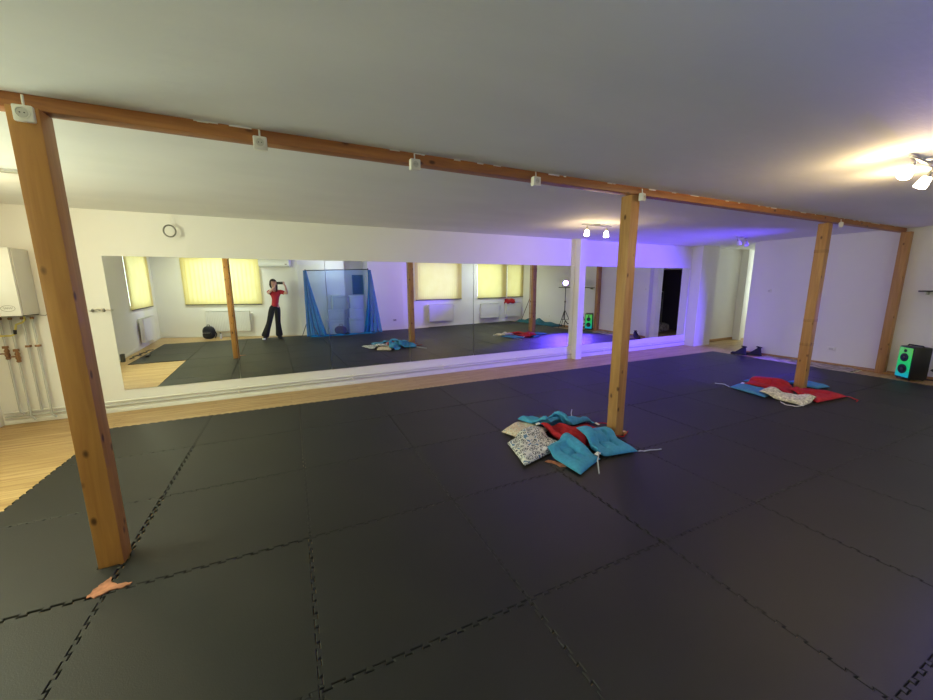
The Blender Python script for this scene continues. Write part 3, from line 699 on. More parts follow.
# coil of cable
cc = thing('cable_coil', 'coil of grey cable hanging at the top of the wall', 'cable', (-1.205, YM-0.10, 2.28))
MB().tube([(0.055*math.cos(a)*1.05, 0.03*math.sin(a+1), 0.072*math.sin(a)) for a in [2*PI*k/28 for k in range(28)]], 0.009, 8, True).build('coil', M_GREY, cc)
MB().tube([(0.0, 0.03, 0.07), (0.01, 0.05, 0.13), (0.015, 0.06, 0.218)], 0.003, 6).build('hanging_wire', M_WHITE, cc)

# ------------------------------------------------------------------ ceiling spot lamps
def spot_bar(loc, rz, label, lit=True, heads=((-0.28, 0.3, -0.25), (0.28, -0.2, -0.3)), L=0.62, power=17):
    t = thing('ceiling_spotlight', label, 'lamp', loc, rz, 'ceiling bars with two glass spots')
    MB().box((-L/2, -0.012, -0.030), (L/2, 0.012, -0.012), 0.003).build('bar', M_STEEL, t)
    MB().lathe([(0.05, -0.004), (0.05, 0.0), (0.045, 0.012), (0.02, 0.014)], (0, 0, -0.002), (0, 0, -1)).build('ceiling_plate', M_STEEL, t)
    for hx, ax, ay in heads:
        d = Vector((ax, ay, -1)).normalized(); b = Vector((hx, 0, -0.03)); j = b+Vector((0, 0, -0.03)); e = j+d*0.035
        h = MB().tube([b, j], 0.006, 8).ball(j, 0.011).tube([j, e], 0.014, 10).build('spot_head', M_STEEL, t)
        MB().lathe([(0.014, 0), (0.028, 0.01), (0.036, 0.045), (0.040, 0.085), (0.030, 0.088)], e, d, 16).build('glass_shade', M_BULB if lit else M_GLASSOFF, h)
        if lit:
            w_ = Matrix.Translation(loc) @ Matrix.Rotation(rz, 4, 'Z') @ (e+d*0.11)
            lamp('spot_bulb_light', 'POINT', w_, power, WARM, shadow_soft_size=0.03)
    return t
spot_bar((4.36, 1.14, H), 0.02, 'lit ceiling spotlight bar nearest the camera at the right edge', heads=((-0.21, -0.9, 0.15), (0.22, 0.35, 0.6)), L=0.56)
spot_bar((4.44, 4.44, H), 0.0, 'lit ceiling spotlight bar with two spots near the middle post', heads=((-0.2, -0.05, -0.05), (0.2, -0.1, -0.1)), L=0.6, power=9)
spot_bar((8.30, 4.42, H), 0.15, 'unlit ceiling spotlight bar in front of the passage', lit=False, heads=((-0.2, 0.5, -0.3), (0.2, -0.5, -0.4)), L=0.5)
spot_bar((-2.1, 4.32, H), 0.05, 'lit ceiling spotlight bar above the boiler side behind the left post', heads=((-0.2, -0.6, 0.2), (0.05, -0.6, -0.2)), L=0.66, power=11)

# ------------------------------------------------------------------ right wall things
sp = thing('party_speaker', 'black loudspeaker with a glowing green front by the wall post', 'speaker', (9.30, 2.11, 0), math.radians(-38)); sp.scale = (0.9, 0.9, 0.92)
# local frame: front faces -X
MB().box((-0.13, -0.15, 0.012), (0.14, 0.15, 0.60), 0.02).build('cabinet', M_BLACK, sp)
MB().box((-0.142, -0.128, 0.045), (-0.131, 0.128, 0.575), 0.004).build('light_panel', M_GREEN, sp, 'glowing green and blue front panel')
for z, rr in ((0.19, 0.085), (0.40, 0.075)):
    wf = MB().lathe([(rr, 0), (rr, 0.008), (rr*0.9, 0.010), (rr*0.5, 0.002)], (-0.143, 0, z), (-1, 0, 0), 28).build('woofer', M_BLACK, sp)
    MB().ball((-0.150, 0, z), rr*0.34, (0.4, 1, 1)).build('dust_cap', M_DGREY, wf)
MB().lathe([(0.028, 0), (0.028, 0.008), (0.02, 0.009)], (-0.143, 0.0, 0.52), (-1, 0, 0), 16).build('tweeter', M_BLACK, sp)
MB().tube([(0.0, -0.15, 0.60), (0.0, -0.13, 0.62), (0.0, 0.13, 0.62), (0.0, 0.15, 0.60)], 0.012, 8).build('top_handle', M_BLACK, sp)
for a, b in ((-0.1, -0.12), (-0.1, 0.12), (0.1, -0.12), (0.1, 0.12)): MB().lathe([(0.015, 0), (0.012, 0.014)], (a, b, 0.0)).build('foot', M_BLACK, sp)
tag(MB().tube([(9.30, 1.90, 0.20), (9.28, 1.80, 0.15), (9.30, 1.70, 0.20), (9.34, 1.6, 0.26), (9.36, 1.52, 0.12), (9.38, 1.5, 0.01)], 0.018, 8).build('black_cable', M_BLACK), 'thick black cable loop beside the green speaker', 'cable')
tag(MB().tube([(9.37, 1.95, 0.02), (9.30, 1.86, 0.035), (9.24, 1.7, 0.02), (9.2, 1.5, 0.012)], 0.010, 8).build('thin_black_cable', M_BLACK), 'thin black cord lying behind the green speaker', 'cable')
sh = thing('wall_shelf', 'thin dark shelf on the right wall above the speaker', 'shelf', (XR, 1.99, 1.44))
MB().box((-0.16, -0.26, 0), (-0.0, 0.26, 0.02), 0.002).build('board', M_BLACK, sh)
for y in (-0.18, 0.18): MB().box((-0.10, y-0.01, -0.05), (-0.0, y+0.01, -0.001), 0.002).build('bracket', M_STEEL, sh)
def plate(name, loc, label, cat, w_=0.08, h_=0.08, normal='x'):
    t = thing(name, label, cat, loc)
    MB().box((-0.012, -w_/2, -h_/2), (0, w_/2, h_/2), 0.004).build('plate', M_WHITE, t)
    MB().box((-0.016, -w_/4, -h_/4), (-0.0125, w_/4, h_/4), 0.001).build('rocker', M_ENAMEL2, t)
    return t
plate('light_switch', (XR, 4.44, 1.42), 'white light switch on the right wall near its far edge', 'switch')
plate('power_outlet', (XR, 3.26, 0.31), 'white outlet low on the right wall left of the wall post', 'socket', 0.13)
plate('power_outlet', (XR, 0.35, 0.32), 'white outlet on the right wall above the teal cloth', 'socket', 0.13)
# shoes
def shoe(x, y, rz, label):
    t = thing('black_shoe', label, 'shoe', (x, y, 0), rz, 'pair of black shoes'); t.scale = (1.15, 1.05, 1.3)
    def up(u, v):
        a = 2*PI*u; y = -0.135+0.27*v; w_ = 0.047*(1-0.25*abs(2*v-0.9)**3); top = 0.15-0.105*min(1, max(0, (v-0.25)/0.5))**0.8
        e = min(1, 12*v+0.05, 12*(1-v)+0.05); return (w_*e**0.5*math.cos(a), y, 0.022+(top-0.022)*e**0.5*max(0, math.sin(a))**0.7)
    MB().grid(up, 20, 16).build('upper', M_BLACKF, t)
    MB().prism([(0.045*math.cos(a)*(1 if math.sin(a) > 0 else 0.85), 0.145*math.sin(a)) for a in [2*PI*k/20 for k in range(20)]], 0.001, 0.022).build('sole', M_BLACK, t)
    MB().tube([(0.036*math.cos(a), -0.085+0.045*math.sin(a), 0.148+0.006*math.sin(a)) for a in [2*PI*k/16 for k in range(16)]], 0.008, 6, True).build('collar', M_BLACKF, t)
for x, y, rz, l in ((9.16, 4.66, 0.3, 'black shoe furthest into the passage corner'), (9.36, 4.46, 0.3, 'black shoe nearer the grey runner')): shoe(x, y, rz, l)
# runner rug
rg = thing('runner_rug', 'grey and beige woven runner along the right wall', 'rug', (9.30, 3.70, FL))
MB().box((-0.27, -0.92, 0.0005), (0.27, 0.60, 0.020), 0.003).build('weave', M_RUG, rg)
fr_ = MB()
for k in range(40): fr_.box((-0.265+k*0.0135, -0.95, 0.001), (-0.260+k*0.0135, -0.921, 0.004))
fr_.build('fringe', M_CREAM, rg)

# ------------------------------------------------------------------ LED stage lamp on tripod
lt = thing('lamp_tripod', 'black tripod stand with crossbar carrying the purple stage lamp', 'tripod', (9.27, 1.62, 0))
MB().tube([(0, 0, 0.28), (0, 0, 0.95)], 0.017, 10).tube([(0, 0, 0.9), (0, 0, 1.46)], 0.012, 10).build('pole', M_BLACK, lt)
MB().lathe([(0.024, 0), (0.028, 0.02), (0.024, 0.06)], (0, 0, 0.92)).build('collar', M_BLACK, lt)
for k in range(3):
    a = 2*PI*k/3+0.9; c_, s_ = math.cos(a), math.sin(a); q = 0.30
    MB().tube([(0.02*c_, 0.02*s_, 0.62), (q*c_, q*s_, 0.012)], 0.011, 8).tube([(0, 0, 0.30), (0.16*c_, 0.16*s_, 0.30)], 0.007, 6).build('leg', M_BLACK, lt)
MB().tube([(-0.12, -0.24, 1.46), (0.12, 0.24, 1.46)], 0.013, 8).build('crossbar', M_BLACK, lt)
ls = thing('stage_lamp', 'round purple glowing stage lamp on the tripod', 'lamp', LEDP)
dl = Vector((-3.4, 4.3, 0.1)).normalized()
MB().lathe([(0.05, -0.14), (0.095, -0.12), (0.105, -0.02), (0.115, 0.03), (0.108, 0.032), (0.10, 0.0)], (0, 0, 0.02), dl, 24).build('housing', M_BLACK, ls)
MB().lathe([(0.092, 0.0), (0.092, 0.012), (0.06, 0.022), (0.0, 0.026)], (0, 0, 0.02)+Vector(dl*0.006) if False else Vector((0, 0, 0.02))+dl*0.012, dl, 24).build('lens', M_LED, ls, 'glowing pink and violet lens')
yk = dl.cross(Vector((0, 0, 1))).normalized()
MB().tube([yk*0.115+Vector((0, 0, 0.02)), yk*0.12+Vector((0, 0, -0.11)), -yk*0.12+Vector((0, 0, -0.11)), -yk*0.115+Vector((0, 0, 0.02))], 0.007, 6).build('yoke', M_BLACK, ls)
# teal cloth heap
def heap(u, v):
    x = 8.98+0.52*u+0.05*math.sin(9*v); y = -1.05+2.35*v
    e = min(1, 5*u*(1-u)*4)*min(1, 6*v*(1-v)*4); hump = 0.10+0.12*math.exp(-((v-0.55)/0.12)**2)+0.05*math.exp(-((v-0.2)/0.1)**2)
    return (x, y, 0.004+e*(hump*math.sin(PI*u)**0.7*(0.75+0.25*math.sin(23*v+4*u))+0.012*math.sin(31*u+17*v)+0.012))
hm = MB(); hm.grid(heap, 20, 60); ch = tag(hm.build('folded_cloth', M_CLOTH, autosmooth=False), 'dark teal cloth heaped on the mats along the right wall', 'cloth')
ms = ch.modifiers.new('s', 'SOLIDIFY'); ms.thickness = 0.004; ms.offset = 1
# leaning stick
st = thing('broom_stick', 'thin brown pole leaning in the far right corner', 'pole', (9.42, -1.22, 0))
MB().tube([(0, 0, 0.005), (0.17, 0.62, 1.42)], 0.012, 8).build('shaft', M_BROWNF, st)
MB().tube([(0.148, 0.54, 1.235), (0.172, 0.63, 1.44)], 0.019, 8).build('grip', M_ROSE, st)

# ------------------------------------------------------------------ radiators
def radiator(mt, s0, s1, z0, z1, label):
    t = thing('radiator', label, 'radiator', group='white panel radiators'); L = s1-s0; t.matrix_world = mt @ Matrix.Translation(((s0+s1)/2, 0.05, z0)); Hh = z1-z0
    def f(u, v): return (-L/2+0.012+(L-0.024)*u, 0.085+0.004*math.cos(2*PI*u*round(L/0.05)), 0.02+(Hh-0.04)*v)
    MB().box((-L/2+0.01, 0.06, 0.01), (L/2-0.01, 0.080, Hh-0.01), 0.004).grid(f, int(round(L/0.05))*6, 1).build('front_panel', M_RAD, t, autosmooth=False)
    MB().box((-L/2+0.01, 0.0, 0.01), (L/2-0.01, 0.016, Hh-0.01), 0.004).build('rear_panel', M_RAD, t)
    g = MB().box((-L/2, 0.0, Hh-0.004), (L/2, 0.088, Hh+0.003), 0.002)
    for k in range(int(L/0.03)): g.box((-L/2+0.015+k*0.03, 0.02, Hh+0.003), (-L/2+0.03+k*0.03, 0.07, Hh+0.0045))
    g.build('top_grille', M_RADG, t)
    for s in (-1, 1): MB().box((s*L/2-0.004, 0.0, 0.01), (s*L/2+0.004, 0.088, Hh), 0.002).build('side_cover', M_RAD, t)
    v = MB().lathe([(0.010, 0), (0.016, 0.01), (0.024, 0.03), (0.024, 0.08), (0.018, 0.09)], (L/2+0.02, 0.04, Hh-0.06), (1, 0, 0.0), 14).build('thermostat_valve', M_WHITE, t)
    MB().tube([(L/2+0.035, 0.04, Hh-0.06), (L/2+0.035, 0.03, -z0+0.10)], 0.008, 8).build('feed_pipe', M_PIPEW, t)
    for s in (-0.35, 0.35): MB().box((s*L-0.02, -0.05, Hh*0.6), (s*L+0.02, 0.0, Hh*0.8)).build('wall_bracket', M_RADG, t)
radiator(mtL, at_x(BL0, BL1, -2.13), at_x(BL0, BL1, -0.92), 0.16, 0.80, 'white radiator under the widest blind behind the backpack')
radiator(mtW, s_at_y(LW0, LW1, 0.10), s_at_y(LW0, LW1, -1.15), 0.14, 0.76, 'white radiator on the left wall near the corner')
radiator(mtR, at_x(BM1, BR1, 4.95), at_x(BM1, BR1, 5.98), 0.20, 0.84, 'white radiator under the single blind right of the tulle')
radiator(mtR, at_x(BM1, BR1, 7.30), at_x(BM1, BR1, 8.22), 0.20, 0.80, 'white radiator left of the one with the red garment')
radiator(mtR, at_x(BM1, BR1, 8.62), at_x(BM1, BR1, 9.42), 0.19, 0.80, 'white radiator carrying the dark red garment in the corner')
# red garment on the radiator
gt = mtR @ Matrix.Translation((at_x(BM1, BR1, 8.82), 0.10, 0.81))
def garm(u, v):
    a = (v-0.5)*2; x = -0.24+0.48*u+0.02*math.sin(7*a); y = 0.062*math.sin(a*1.5)+0.01*math.sin(9*u)
    z = 0.155-0.18*abs(a)**2.2+0.02*math.sin(11*u+3*a) if True else 0
    return (x, y*1.25, z)
g_ = MB(gt); g_.grid(garm, 16, 14); gg = tag(g_.build('folded_garment', M_RED, autosmooth=False), 'dark red garment thrown over the corner radiator', 'clothing')
gm = gg.modifiers.new('s', 'SOLIDIFY'); gm.thickness = 0.012; gm.offset = 1

# ------------------------------------------------------------------ air conditioner
ac = thing('air_conditioner', 'white air conditioner on the wall above the photographer', 'air conditioner'); sA, sB = at_x(BL0, BL1, -0.50), at_x(BL0, BL1, 0.34)
ac.matrix_world = mtL @ Matrix.Translation(((sA+sB)/2, 0, 2.14)); L = sB-sA
MB(Matrix.Rotation(PI/2, 4, 'Z') @ Matrix.Rotation(PI/2, 4, 'X')).prism([(0.0, 0.0), (0.14, 0.0), (0.19, 0.04), (0.205, 0.12), (0.19, 0.27), (0.17, 0.285), (0, 0.285)], -L/2, L/2).build('housing', M_ENAMEL, ac)
MB().box((-L/2+0.03, 0.142, 0.004), (L/2-0.10, 0.188, 0.014)).build('air_flap', M_ENAMEL2, ac)
MB().box((L/2-0.12, 0.2, 0.08), (L/2-0.06, 0.206, 0.10)).build('display', M_DGREY, ac)

# ------------------------------------------------------------------ backpack
bk = thing('backpack', 'black backpack on the floor against the radiator', 'backpack'); bk.matrix_world = mtL @ Matrix.Translation((at_x(BL0, BL1, -1.92), 0.46, FL))
def pack(cx, cy_, cz, rx, ry, rz_, p=2.6):
    def f(u, v):
        a, b = 2*PI*u, PI*(v-0.5); cc_, ss = math.cos(a), math.sin(a); cb, sb = math.cos(b), math.sin(b)
        g = lambda t: math.copysign(abs(t)**(2/p), t)
        return (cx+rx*g(cb)*g(cc_), cy_+ry*g(cb)*g(ss), cz+rz_*g(sb))
    return f
MB().grid(pack(0, 0, 0.20, 0.17, 0.11, 0.195), 28, 18).build('body', M_BLACKF, bk)
pk = MB().grid(pack(0, 0.10, 0.14, 0.13, 0.055, 0.12), 24, 14).build('front_pocket', M_BLACKF, bk)
MB().tube([(-0.11, 0.155, 0.20), (0.11, 0.155, 0.20)], 0.004, 6).build('zip', M_STEEL, pk)
MB().tube([(-0.04, 0, 0.39), (-0.03, 0, 0.43), (0.03, 0, 0.43), (0.04, 0, 0.39)], 0.010, 8).build('handle', M_BLACKF, bk)
MB().tube([(0.17, 0.03, 0.30), (0.24, 0.05, 0.15), (0.20, 0.07, 0.03)], 0.015, 8).build('strap', M_BLACKF, bk)
wb = thing('water_bottle', 'small pale bottle standing at the side of the backpack', 'bottle'); wb.matrix_world = mtL @ Matrix.Translation((at_x(BL0, BL1, -1.60), 0.50, FL))
MB().lathe([(0.03, 0.0), (0.033, 0.01), (0.033, 0.13), (0.015, 0.16)], (0, 0, 0.001)).build('flask', M_ENAMEL2, wb)
MB().lathe([(0.018, 0), (0.018, 0.03)], (0, 0, 0.162)).build('cap', M_BLACK, wb)

# power strip and wires by the left wall
ps = thing('power_strip', 'black power strip lying on the floor by the left wall', 'power strip', (-2.88, 1.45, 0), 1.4)
MB().box((-0.22, -0.03, 0.001), (0.22, 0.03, 0.04), 0.006).build('body', M_BLACK, ps)
for k in range(4): MB().lathe([(0.02, 0), (0.018, 0.006)], (-0.15+0.1*k, 0, 0.04)).build('outlet', M_GREY, ps)
wr_ = [(-3.10+0.04*math.sin(k*0.9)+0.01*k*0.3, 1.85-0.055*k, 0.02+0.012*abs(math.sin(k*1.7))) for k in range(24)]
tag(MB().tube(wr_, 0.012, 6).build('tangled_cable', M_BLACK), 'tangled black cable next to the power strip', 'cable')
tag(MB().box((-3.20, 1.93, FL+0.001), (-3.14, 2.03, 0.16), 0.006).build('floor_adapter', M_DGREY), 'dark grey adapter box by the end of the mats', 'adapter')

# ------------------------------------------------------------------ tulle backdrop
YT = -0.33
bs = thing('backdrop_stand', 'black backdrop stand holding the blue tulle', 'stand', (1.70, YT, 0))
MB().tube([(-1.00, 0, 2.03), (1.0, 0, 2.09)], 0.014, 10).build('crossbar', M_BLACK, bs)
for s in (-1, 1):
    MB().tube([(s*1.0, 0, 0.12), (s*1.0, 0, 2.06+s*0.03)], 0.013, 10).build('pole', M_BLACK, bs)
    MB().lathe([(0.02, 0), (0.024, 0.02), (0.02, 0.05)], (s*1.0, 0, 2.04+s*0.03)).build('clamp', M_BLACK, bs)
    for k in range(3):
        a = 2*PI*k/3+PI/6; q = 0.28
        MB().tube([(s*1.0, 0, 0.75 if False else 0.62), (s*1.0+q*math.cos(a), q*math.sin(a), 0.012)], 0.010, 8).build('leg', M_BLACK, bs)
tc_ = thing('tulle_curtain', 'sheer blue tulle draped over the backdrop stand', 'curtain', (1.70, YT, 0))
def mid(u, v):
    x = -0.96+1.92*u; z = 0.02+(2.02+0.06*u-0.02)*v
    return (x, 0.045+0.018*math.sin(26*u)+0.01*math.sin(61*u), z)
mm_ = MB(); mm_.grid(mid, 90, 3); mm_.build('sheer_panel', M_SHEER, tc_, autosmooth=False)
def drape(s):
    def f(u, v):
        wdt = (0.10+0.50*(1-v)**1.15) if s < 0 else (0.10+0.52*(1-v)**1.3)
        x = s*(1.07-(0.0)) + (-s)*wdt*u + s*0.30*(1-v)*(1 if s > 0 else 0.1)
        z = 0.012+(2.03+0.04*(s > 0)-0.012)*v
        return (x, 0.09+0.035*math.sin(24*u+2*v)+0.02*math.sin(53*u), z)
    return f
for s in (-1, 1):
    m_ = MB(); m_.grid(drape(s), 70, 10); m_.build('side_drape', M_SHEERD, tc_, autosmooth=False)
def puddle(u, v): return (-1.0+2.1*u, 0.13+0.16*v+0.03*math.sin(14*u), 0.006+0.05*math.sin(PI*v)*(0.6+0.4*math.sin(31*u)))
m_ = MB(); m_.grid(puddle, 80, 6); m_.build('hem_folds', M_SHEERD, tc_, autosmooth=False)
# boxes behind the tulle
def box(x0, x1, z0, z1, label, y0=-0.78, y1=-0.46):
    t = thing('white_box', label, 'box', ((x0+x1)/2, (y0+y1)/2, z0), 0, 'white boxes behind the tulle'); hx, hy, hz = (x1-x0)/2, (y1-y0)/2, z1-z0
    MB().box((-hx, -hy, 0.001), (hx, hy, hz*0.82), 0.004).build('carton', M_CARD, t)
    MB().box((-hx-0.004, -hy-0.002, hz*0.82), (hx+0.004, hy+0.004, hz-0.002), 0.004).build('lid', M_CARD, t)
box(1.26, 1.88, 0.0, 0.46, 'large white box on the floor at the left of the stack'); box(1.34, 1.90, 0.461, 0.80, 'white box on top of the left floor box')
box(2.05, 2.52, 0.0, 0.50, 'large white box on the floor at the right of the stack', -0.92, -0.50); box(2.08, 2.52, 0.501, 0.82, 'white box on the right floor box', -0.92, -0.54)
box(1.55, 1.96, 0.801, 1.26, 'topmost white box at the left of the stack'); box(2.12, 2.54, 0.821, 1.24, 'topmost white box at the right of the stack', -0.92, -0.56)
bg = thing('round_bag', 'dull rose bag lying in front of the white boxes', 'bag', (1.72, -0.36+0.0, 0.0)); bg.location = (1.74, -0.40, 0)
MB().grid(pack(0, 0, 0.14, 0.19, 0.045, 0.135, 2.3), 24, 14).build('pouch', M_ROSE, bg)
MB().tube([(-0.06, 0, 0.26), (-0.02, 0, 0.33), (0.05, 0, 0.33), (0.08, 0, 0.25)], 0.008, 8).build('handle', M_ROSE, bg)
hp = thing('hanging_panel', 'dark blue panel hanging in the recess above the white boxes', 'panel', (2.60, -1.60, 1.26))
MB().box((-0.19, 0.0, 0), (0.19, 0.03, 0.68), 0.004).build('board', M_PANEL, hp)
for k in range(5): MB().box((-0.16, 0.031, 0.08+0.12*k), (0.16, 0.05, 0.10+0.12*k), 0.002).build('rail', M_BLACKF, hp)
plate2 = thing('power_outlet', 'dark outlet on the back wall right of the tulle', 'socket', (3.68, -0.802, 0.34))
MB().box((-0.06, 0.002, -0.04), (0.06, 0.016, 0.04), 0.004).build('plate', M_ENAMEL2, plate2)
MB().lathe([(0.02, 0), (0.02, 0.002)], (-0.028, 0.0165, 0), (0, 1, 0)).lathe([(0.02, 0), (0.02, 0.002)], (0.028, 0.0165, 0), (0, 1, 0)).build('recess', M_BLACK, plate2)

# ------------------------------------------------------------------ dark room contents
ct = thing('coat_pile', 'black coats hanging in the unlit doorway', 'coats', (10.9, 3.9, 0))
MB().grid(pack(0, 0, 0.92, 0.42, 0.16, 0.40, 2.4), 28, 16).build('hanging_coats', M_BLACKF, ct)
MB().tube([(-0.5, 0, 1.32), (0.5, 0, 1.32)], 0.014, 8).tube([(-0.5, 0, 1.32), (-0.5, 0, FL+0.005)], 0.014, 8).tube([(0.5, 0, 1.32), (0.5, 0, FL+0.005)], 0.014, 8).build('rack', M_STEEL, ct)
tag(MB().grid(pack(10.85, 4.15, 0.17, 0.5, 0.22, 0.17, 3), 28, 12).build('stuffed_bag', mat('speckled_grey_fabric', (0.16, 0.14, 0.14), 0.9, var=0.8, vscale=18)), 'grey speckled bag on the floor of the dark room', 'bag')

# ------------------------------------------------------------------ the photographer
def skin(name, chains, m, parent=None, sub=2, root=0):
    """chains: list of lists of (x,y,z,rx[,ry]); vertices at equal positions are merged"""
    vs, es, rs, idx = [], [], [], {}
    for ch_ in chains:
        prev = None
        for p in ch_:
            key = tuple(round(c, 4) for c in p[:3])
            if key not in idx: idx[key] = len(vs); vs.append(p[:3]); rs.append((p[3], p[4] if len(p) > 4 else p[3]))
            i = idx[key]
            if prev is not None and prev != i: es.append((prev, i))
            prev = i
    me = bpy.data.meshes.new(name); me.from_pydata(vs, es, []); o = bpy.data.objects.new(name, me); C.objects.link(o)
    md = o.modifiers.new('skin', 'SKIN'); sv = me.skin_vertices[0].data if me.skin_vertices else None
    if sv is None:
        bpy.context.view_layer.update(); sv = me.skin_vertices[0].data
    for i, r in enumerate(rs): sv[i].radius = r; sv[i].use_root = (i == root)
    md.use_smooth_shade = True
    ss = o.modifiers.new('sub', 'SUBSURF'); ss.levels = sub; ss.render_levels = sub
    bpy.context.view_layer.update()
    mesh = bpy.data.meshes.new_from_object(o.evaluated_get(bpy.context.evaluated_depsgraph_get()))
    mesh.materials.clear(); mesh.materials.append(m)
    for p in mesh.polygons: p.use_smooth = True
    bpy.data.objects.remove(o); o = bpy.data.objects.new(name, mesh); C.objects.link(o)
    if parent: o.parent = parent
    return o
pe = thing('person', 'person in red t-shirt and black flared trousers photographing with a raised phone', 'person', (0, 0, 0))
# joints
pelvis = (-0.215, -0.30, 0.95); waist = (-0.19, -0.31, 1.08); chest = (-0.175, -0.31, 1.26); upch = (-0.17, -0.31, 1.38); neck = (-0.175, -0.29, 1.475); headb = (-0.19, -0.255, 1.57); head = (-0.20, -0.235, 1.66); htop = (-0.205, -0.24, 1.735)
shL, shR = (-0.315, -0.31, 1.41), (-0.03, -0.30, 1.40)
elL, elR = (-0.355, -0.15, 1.36), (0.15, -0.20, 1.345)
wrL, wrR = (-0.165, -0.055, 1.555), (0.115, -0.06, 1.56)
hipL, hipR = (-0.29, -0.30, 0.92), (-0.15, -0.30, 0.92)
knL, knR = (-0.40, -0.25, 0.50), (-0.17, -0.30, 0.50)
anL, anR = (-0.545, -0.27, 0.10), (-0.165, -0.36, 0.10)
def lerp(a, b, t): return tuple(a[i]+(b[i]-a[i])*t for i in range(3))
body = [
    [pelvis+(0.115, 0.09), waist+(0.105, 0.08), chest+(0.13, 0.09), upch+(0.11, 0.08), neck+(0.052,), headb+(0.060,), head+(0.084, 0.092), htop+(0.06, 0.07)],
    [upch+(0.11, 0.08), shL+(0.052,), lerp(shL, elL, 0.5)+(0.043,), elL+(0.036,), lerp(elL, wrL, 0.4)+(0.034,), wrL+(0.024,)],
    [upch+(0.11, 0.08), shR+(0.052,), lerp(shR, elR, 0.5)+(0.043,), elR+(0.036,), lerp(elR, wrR, 0.4)+(0.034,), wrR+(0.024,)],
    [pelvis+(0.115, 0.09), hipL+(0.082,), lerp(hipL, knL, 0.5)+(0.072,), knL+(0.054,), lerp(knL, anL, 0.35)+(0.052,), anL+(0.034,), (anL[0], anL[1]+0.01, 0.06)+(0.036,)],
    [pelvis+(0.115, 0.09), hipR+(0.082,), lerp(hipR, knR, 0.5)+(0.072,), knR+(0.054,), lerp(knR, anR, 0.35)+(0.052,), anR+(0.034,), (anR[0], anR[1]+0.01, 0.06)+(0.036,)],
]
# hands: palm and fingers on the phone ends; phone spans x -0.115..0.062 at z 1.66, y -0.045
def hand(wr, px, sgn):
    palm = (px+sgn*0.022, -0.052, 1.612); out = [[wr+(0.024,), lerp(wr, palm, 0.6)+(0.028, 0.018), palm+(0.034, 0.017)]]
    # fingers on the front (+y side of phone), curled over its outer end and top
    for k, (dz, L_) in enumerate(((0.055, 0.9), (0.040, 1.0), (0.022, 0.95), (0.004, 0.8))):
        k0 = (px+sgn*0.030, -0.042, 1.628+dz*0.6); k1 = (px+sgn*0.030, -0.016, 1.634+dz); k2 = (px+sgn*(0.030-0.022*L_), -0.006, 1.636+dz); k3 = (px+sgn*(0.030-0.040*L_), -0.010, 1.634+dz)
        out.append([palm+(0.034, 0.017), k0+(0.010,), k1+(0.0085,), k2+(0.008,), k3+(0.007,)])
    t0 = (px+sgn*0.010, -0.068, 1.618); t1 = (px-sgn*0.008, -0.074, 1.632); t2 = (px-sgn*0.022, -0.070, 1.645)
    out.append([palm+(0.034, 0.017), t0+(0.012,), t1+(0.010,), t2+(0.008,)])
    return out
body += hand(wrL, -0.115, -1) + hand(wrR, 0.062, 1)
bd = skin('body', body, M_SKIN, pe)
# face
MB().ball((-0.198, -0.142, 1.655), 0.014, (0.8, 1, 1.5), 10).build('nose', M_SKIN, pe)
MB().ball((-0.228, -0.150, 1.675), 0.009, n=10).ball((-0.170, -0.150, 1.675), 0.009, n=10).build('eyes', M_BLACK, pe, 'dark eyes')
MB().ball((-0.198, -0.148, 1.618), 0.018, (1.2, 0.4, 0.35), 10).build('mouth', mat('lips', (0.5, 0.12, 0.1), 0.5), pe)
for s in (-1, 1): MB().ball((-0.20+s*0.086, -0.235, 1.655), 0.026, (0.35, 0.7, 1.1), 10).build('ear', M_SKIN, pe)
# hair: cap and tied back length
hr = MB()
def haircap(u, v):
    a = 2*PI*u; b = PI*0.5*v; rr = math.sin(b+0.0001)
    low = 1.0 if math.sin(a) < 0.35 else 0.62
    bb = b*(1.25 if low == 1.0 else 0.78); r = 0.100
    return (-0.203+r*math.sin(bb)*math.cos(a), -0.245+1.08*r*math.sin(bb)*math.sin(a), 1.668+0.112*math.cos(bb))
hr.grid(haircap, 32, 12); hr.tube([(-0.20, -0.34, 1.68), (-0.19, -0.36, 1.58), (-0.18, -0.35, 1.48), (-0.16, -0.37, 1.40)], [0.05, 0.055, 0.04, 0.015], 10)
hr.tube([(-0.275, -0.21, 1.70), (-0.285, -0.20, 1.60), (-0.26, -0.19, 1.52), (-0.235, -0.20, 1.46)], [0.022, 0.026, 0.02, 0.008], 8)
hr.tube([(-0.13, -0.19, 1.70), (-0.115, -0.19, 1.60), (-0.12, -0.19, 1.50), (-0.13, -0.20, 1.40)], [0.022, 0.028, 0.024, 0.01], 8)
ho = hr.build('hair', M_HAIR, pe, 'dark brown shoulder length hair', autosmooth=False)
hs = ho.modifiers.new('s', 'SOLIDIFY'); hs.thickness = 0.01
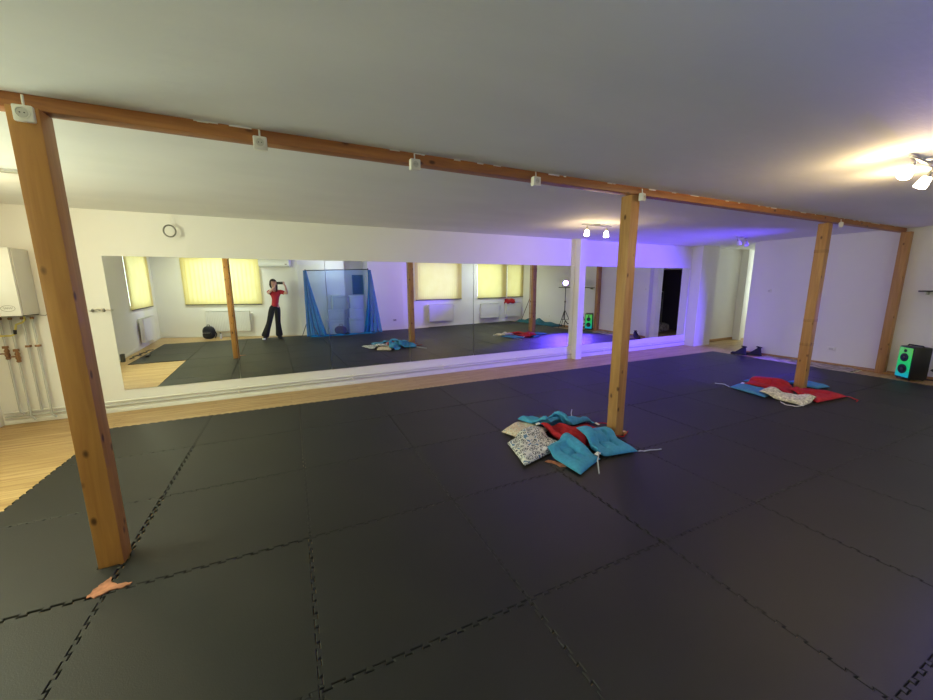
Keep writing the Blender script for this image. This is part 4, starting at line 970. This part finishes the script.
skin('t_shirt', [
    [(-0.21, -0.30, 0.955, 0.135, 0.105), (-0.208, -0.30, 0.985, 0.140, 0.108), (-0.19, -0.31, 1.10, 0.128, 0.098), (-0.175, -0.31, 1.26, 0.148, 0.108), upch+(0.128, 0.094), (-0.172, -0.30, 1.435, 0.085, 0.075)],
    [upch+(0.128, 0.094), shL+(0.068,), lerp(shL, elL, 0.45)+(0.064,), lerp(shL, elL, 0.62)+(0.066,)],
    [upch+(0.128, 0.094), shR+(0.068,), lerp(shR, elR, 0.45)+(0.064,), lerp(shR, elR, 0.62)+(0.066,)]], M_TSHIRT, pe)
def fl(a, t, r): return lerp(a[0], a[1], t)+(r,)
skin('trousers', [
    [(-0.205, -0.305, 1.03, 0.125, 0.098), pelvis+(0.135, 0.108), hipL+(0.098,), lerp(hipL, knL, 0.5)+(0.088,), knL+(0.078,), lerp(knL, anL, 0.5)+(0.090,), lerp(knL, anL, 0.92)+(0.112,), lerp(knL, anL, 1.10)+(0.118,)],
    [pelvis+(0.135, 0.108), hipR+(0.098,), lerp(hipR, knR, 0.5)+(0.088,), knR+(0.078,), lerp(knR, anR, 0.5)+(0.088,), lerp(knR, anR, 0.92)+(0.106,), lerp(knR, anR, 1.10)+(0.112,)]], M_BLACKF, pe)
for (ax, ay, az), m_, rot, nm in ((anL, M_SOLE, 0.25, 'white toe'), (anR, M_BLACKF, -0.3, 'black')):
    mt = Matrix.Translation((ax, ay+0.04, 0)) @ Matrix.Rotation(rot, 4, 'Z')
    so = MB(mt).grid(pack(0, 0.03, 0.045, 0.048, 0.135, 0.042, 2.6), 20, 10).build('shoe', M_BLACKF, pe)
    MB(mt).grid(pack(0, 0.125, 0.034, 0.044, 0.045, 0.032, 2.6), 16, 8).build('toe_cap', m_, so)
ph = thing('smartphone', 'dark smartphone held sideways in both hands', 'phone', (-0.027, -0.040, 1.655))
MB().box((-0.082, -0.005, -0.038), (0.082, 0.004, 0.038), 0.003).build('body', M_BLACK, ph)
cb = MB().box((0.020, 0.0045, 0.0), (0.060, 0.007, 0.034), 0.002).build('camera_bump', M_DGREY, ph)
for x, z in ((0.032, 0.024), (0.048, 0.010)): MB().lathe([(0.006, 0), (0.006, 0.002)], (x, 0.0072, z), (0, 1, 0), 12).build('lens', M_BLACK, cb)
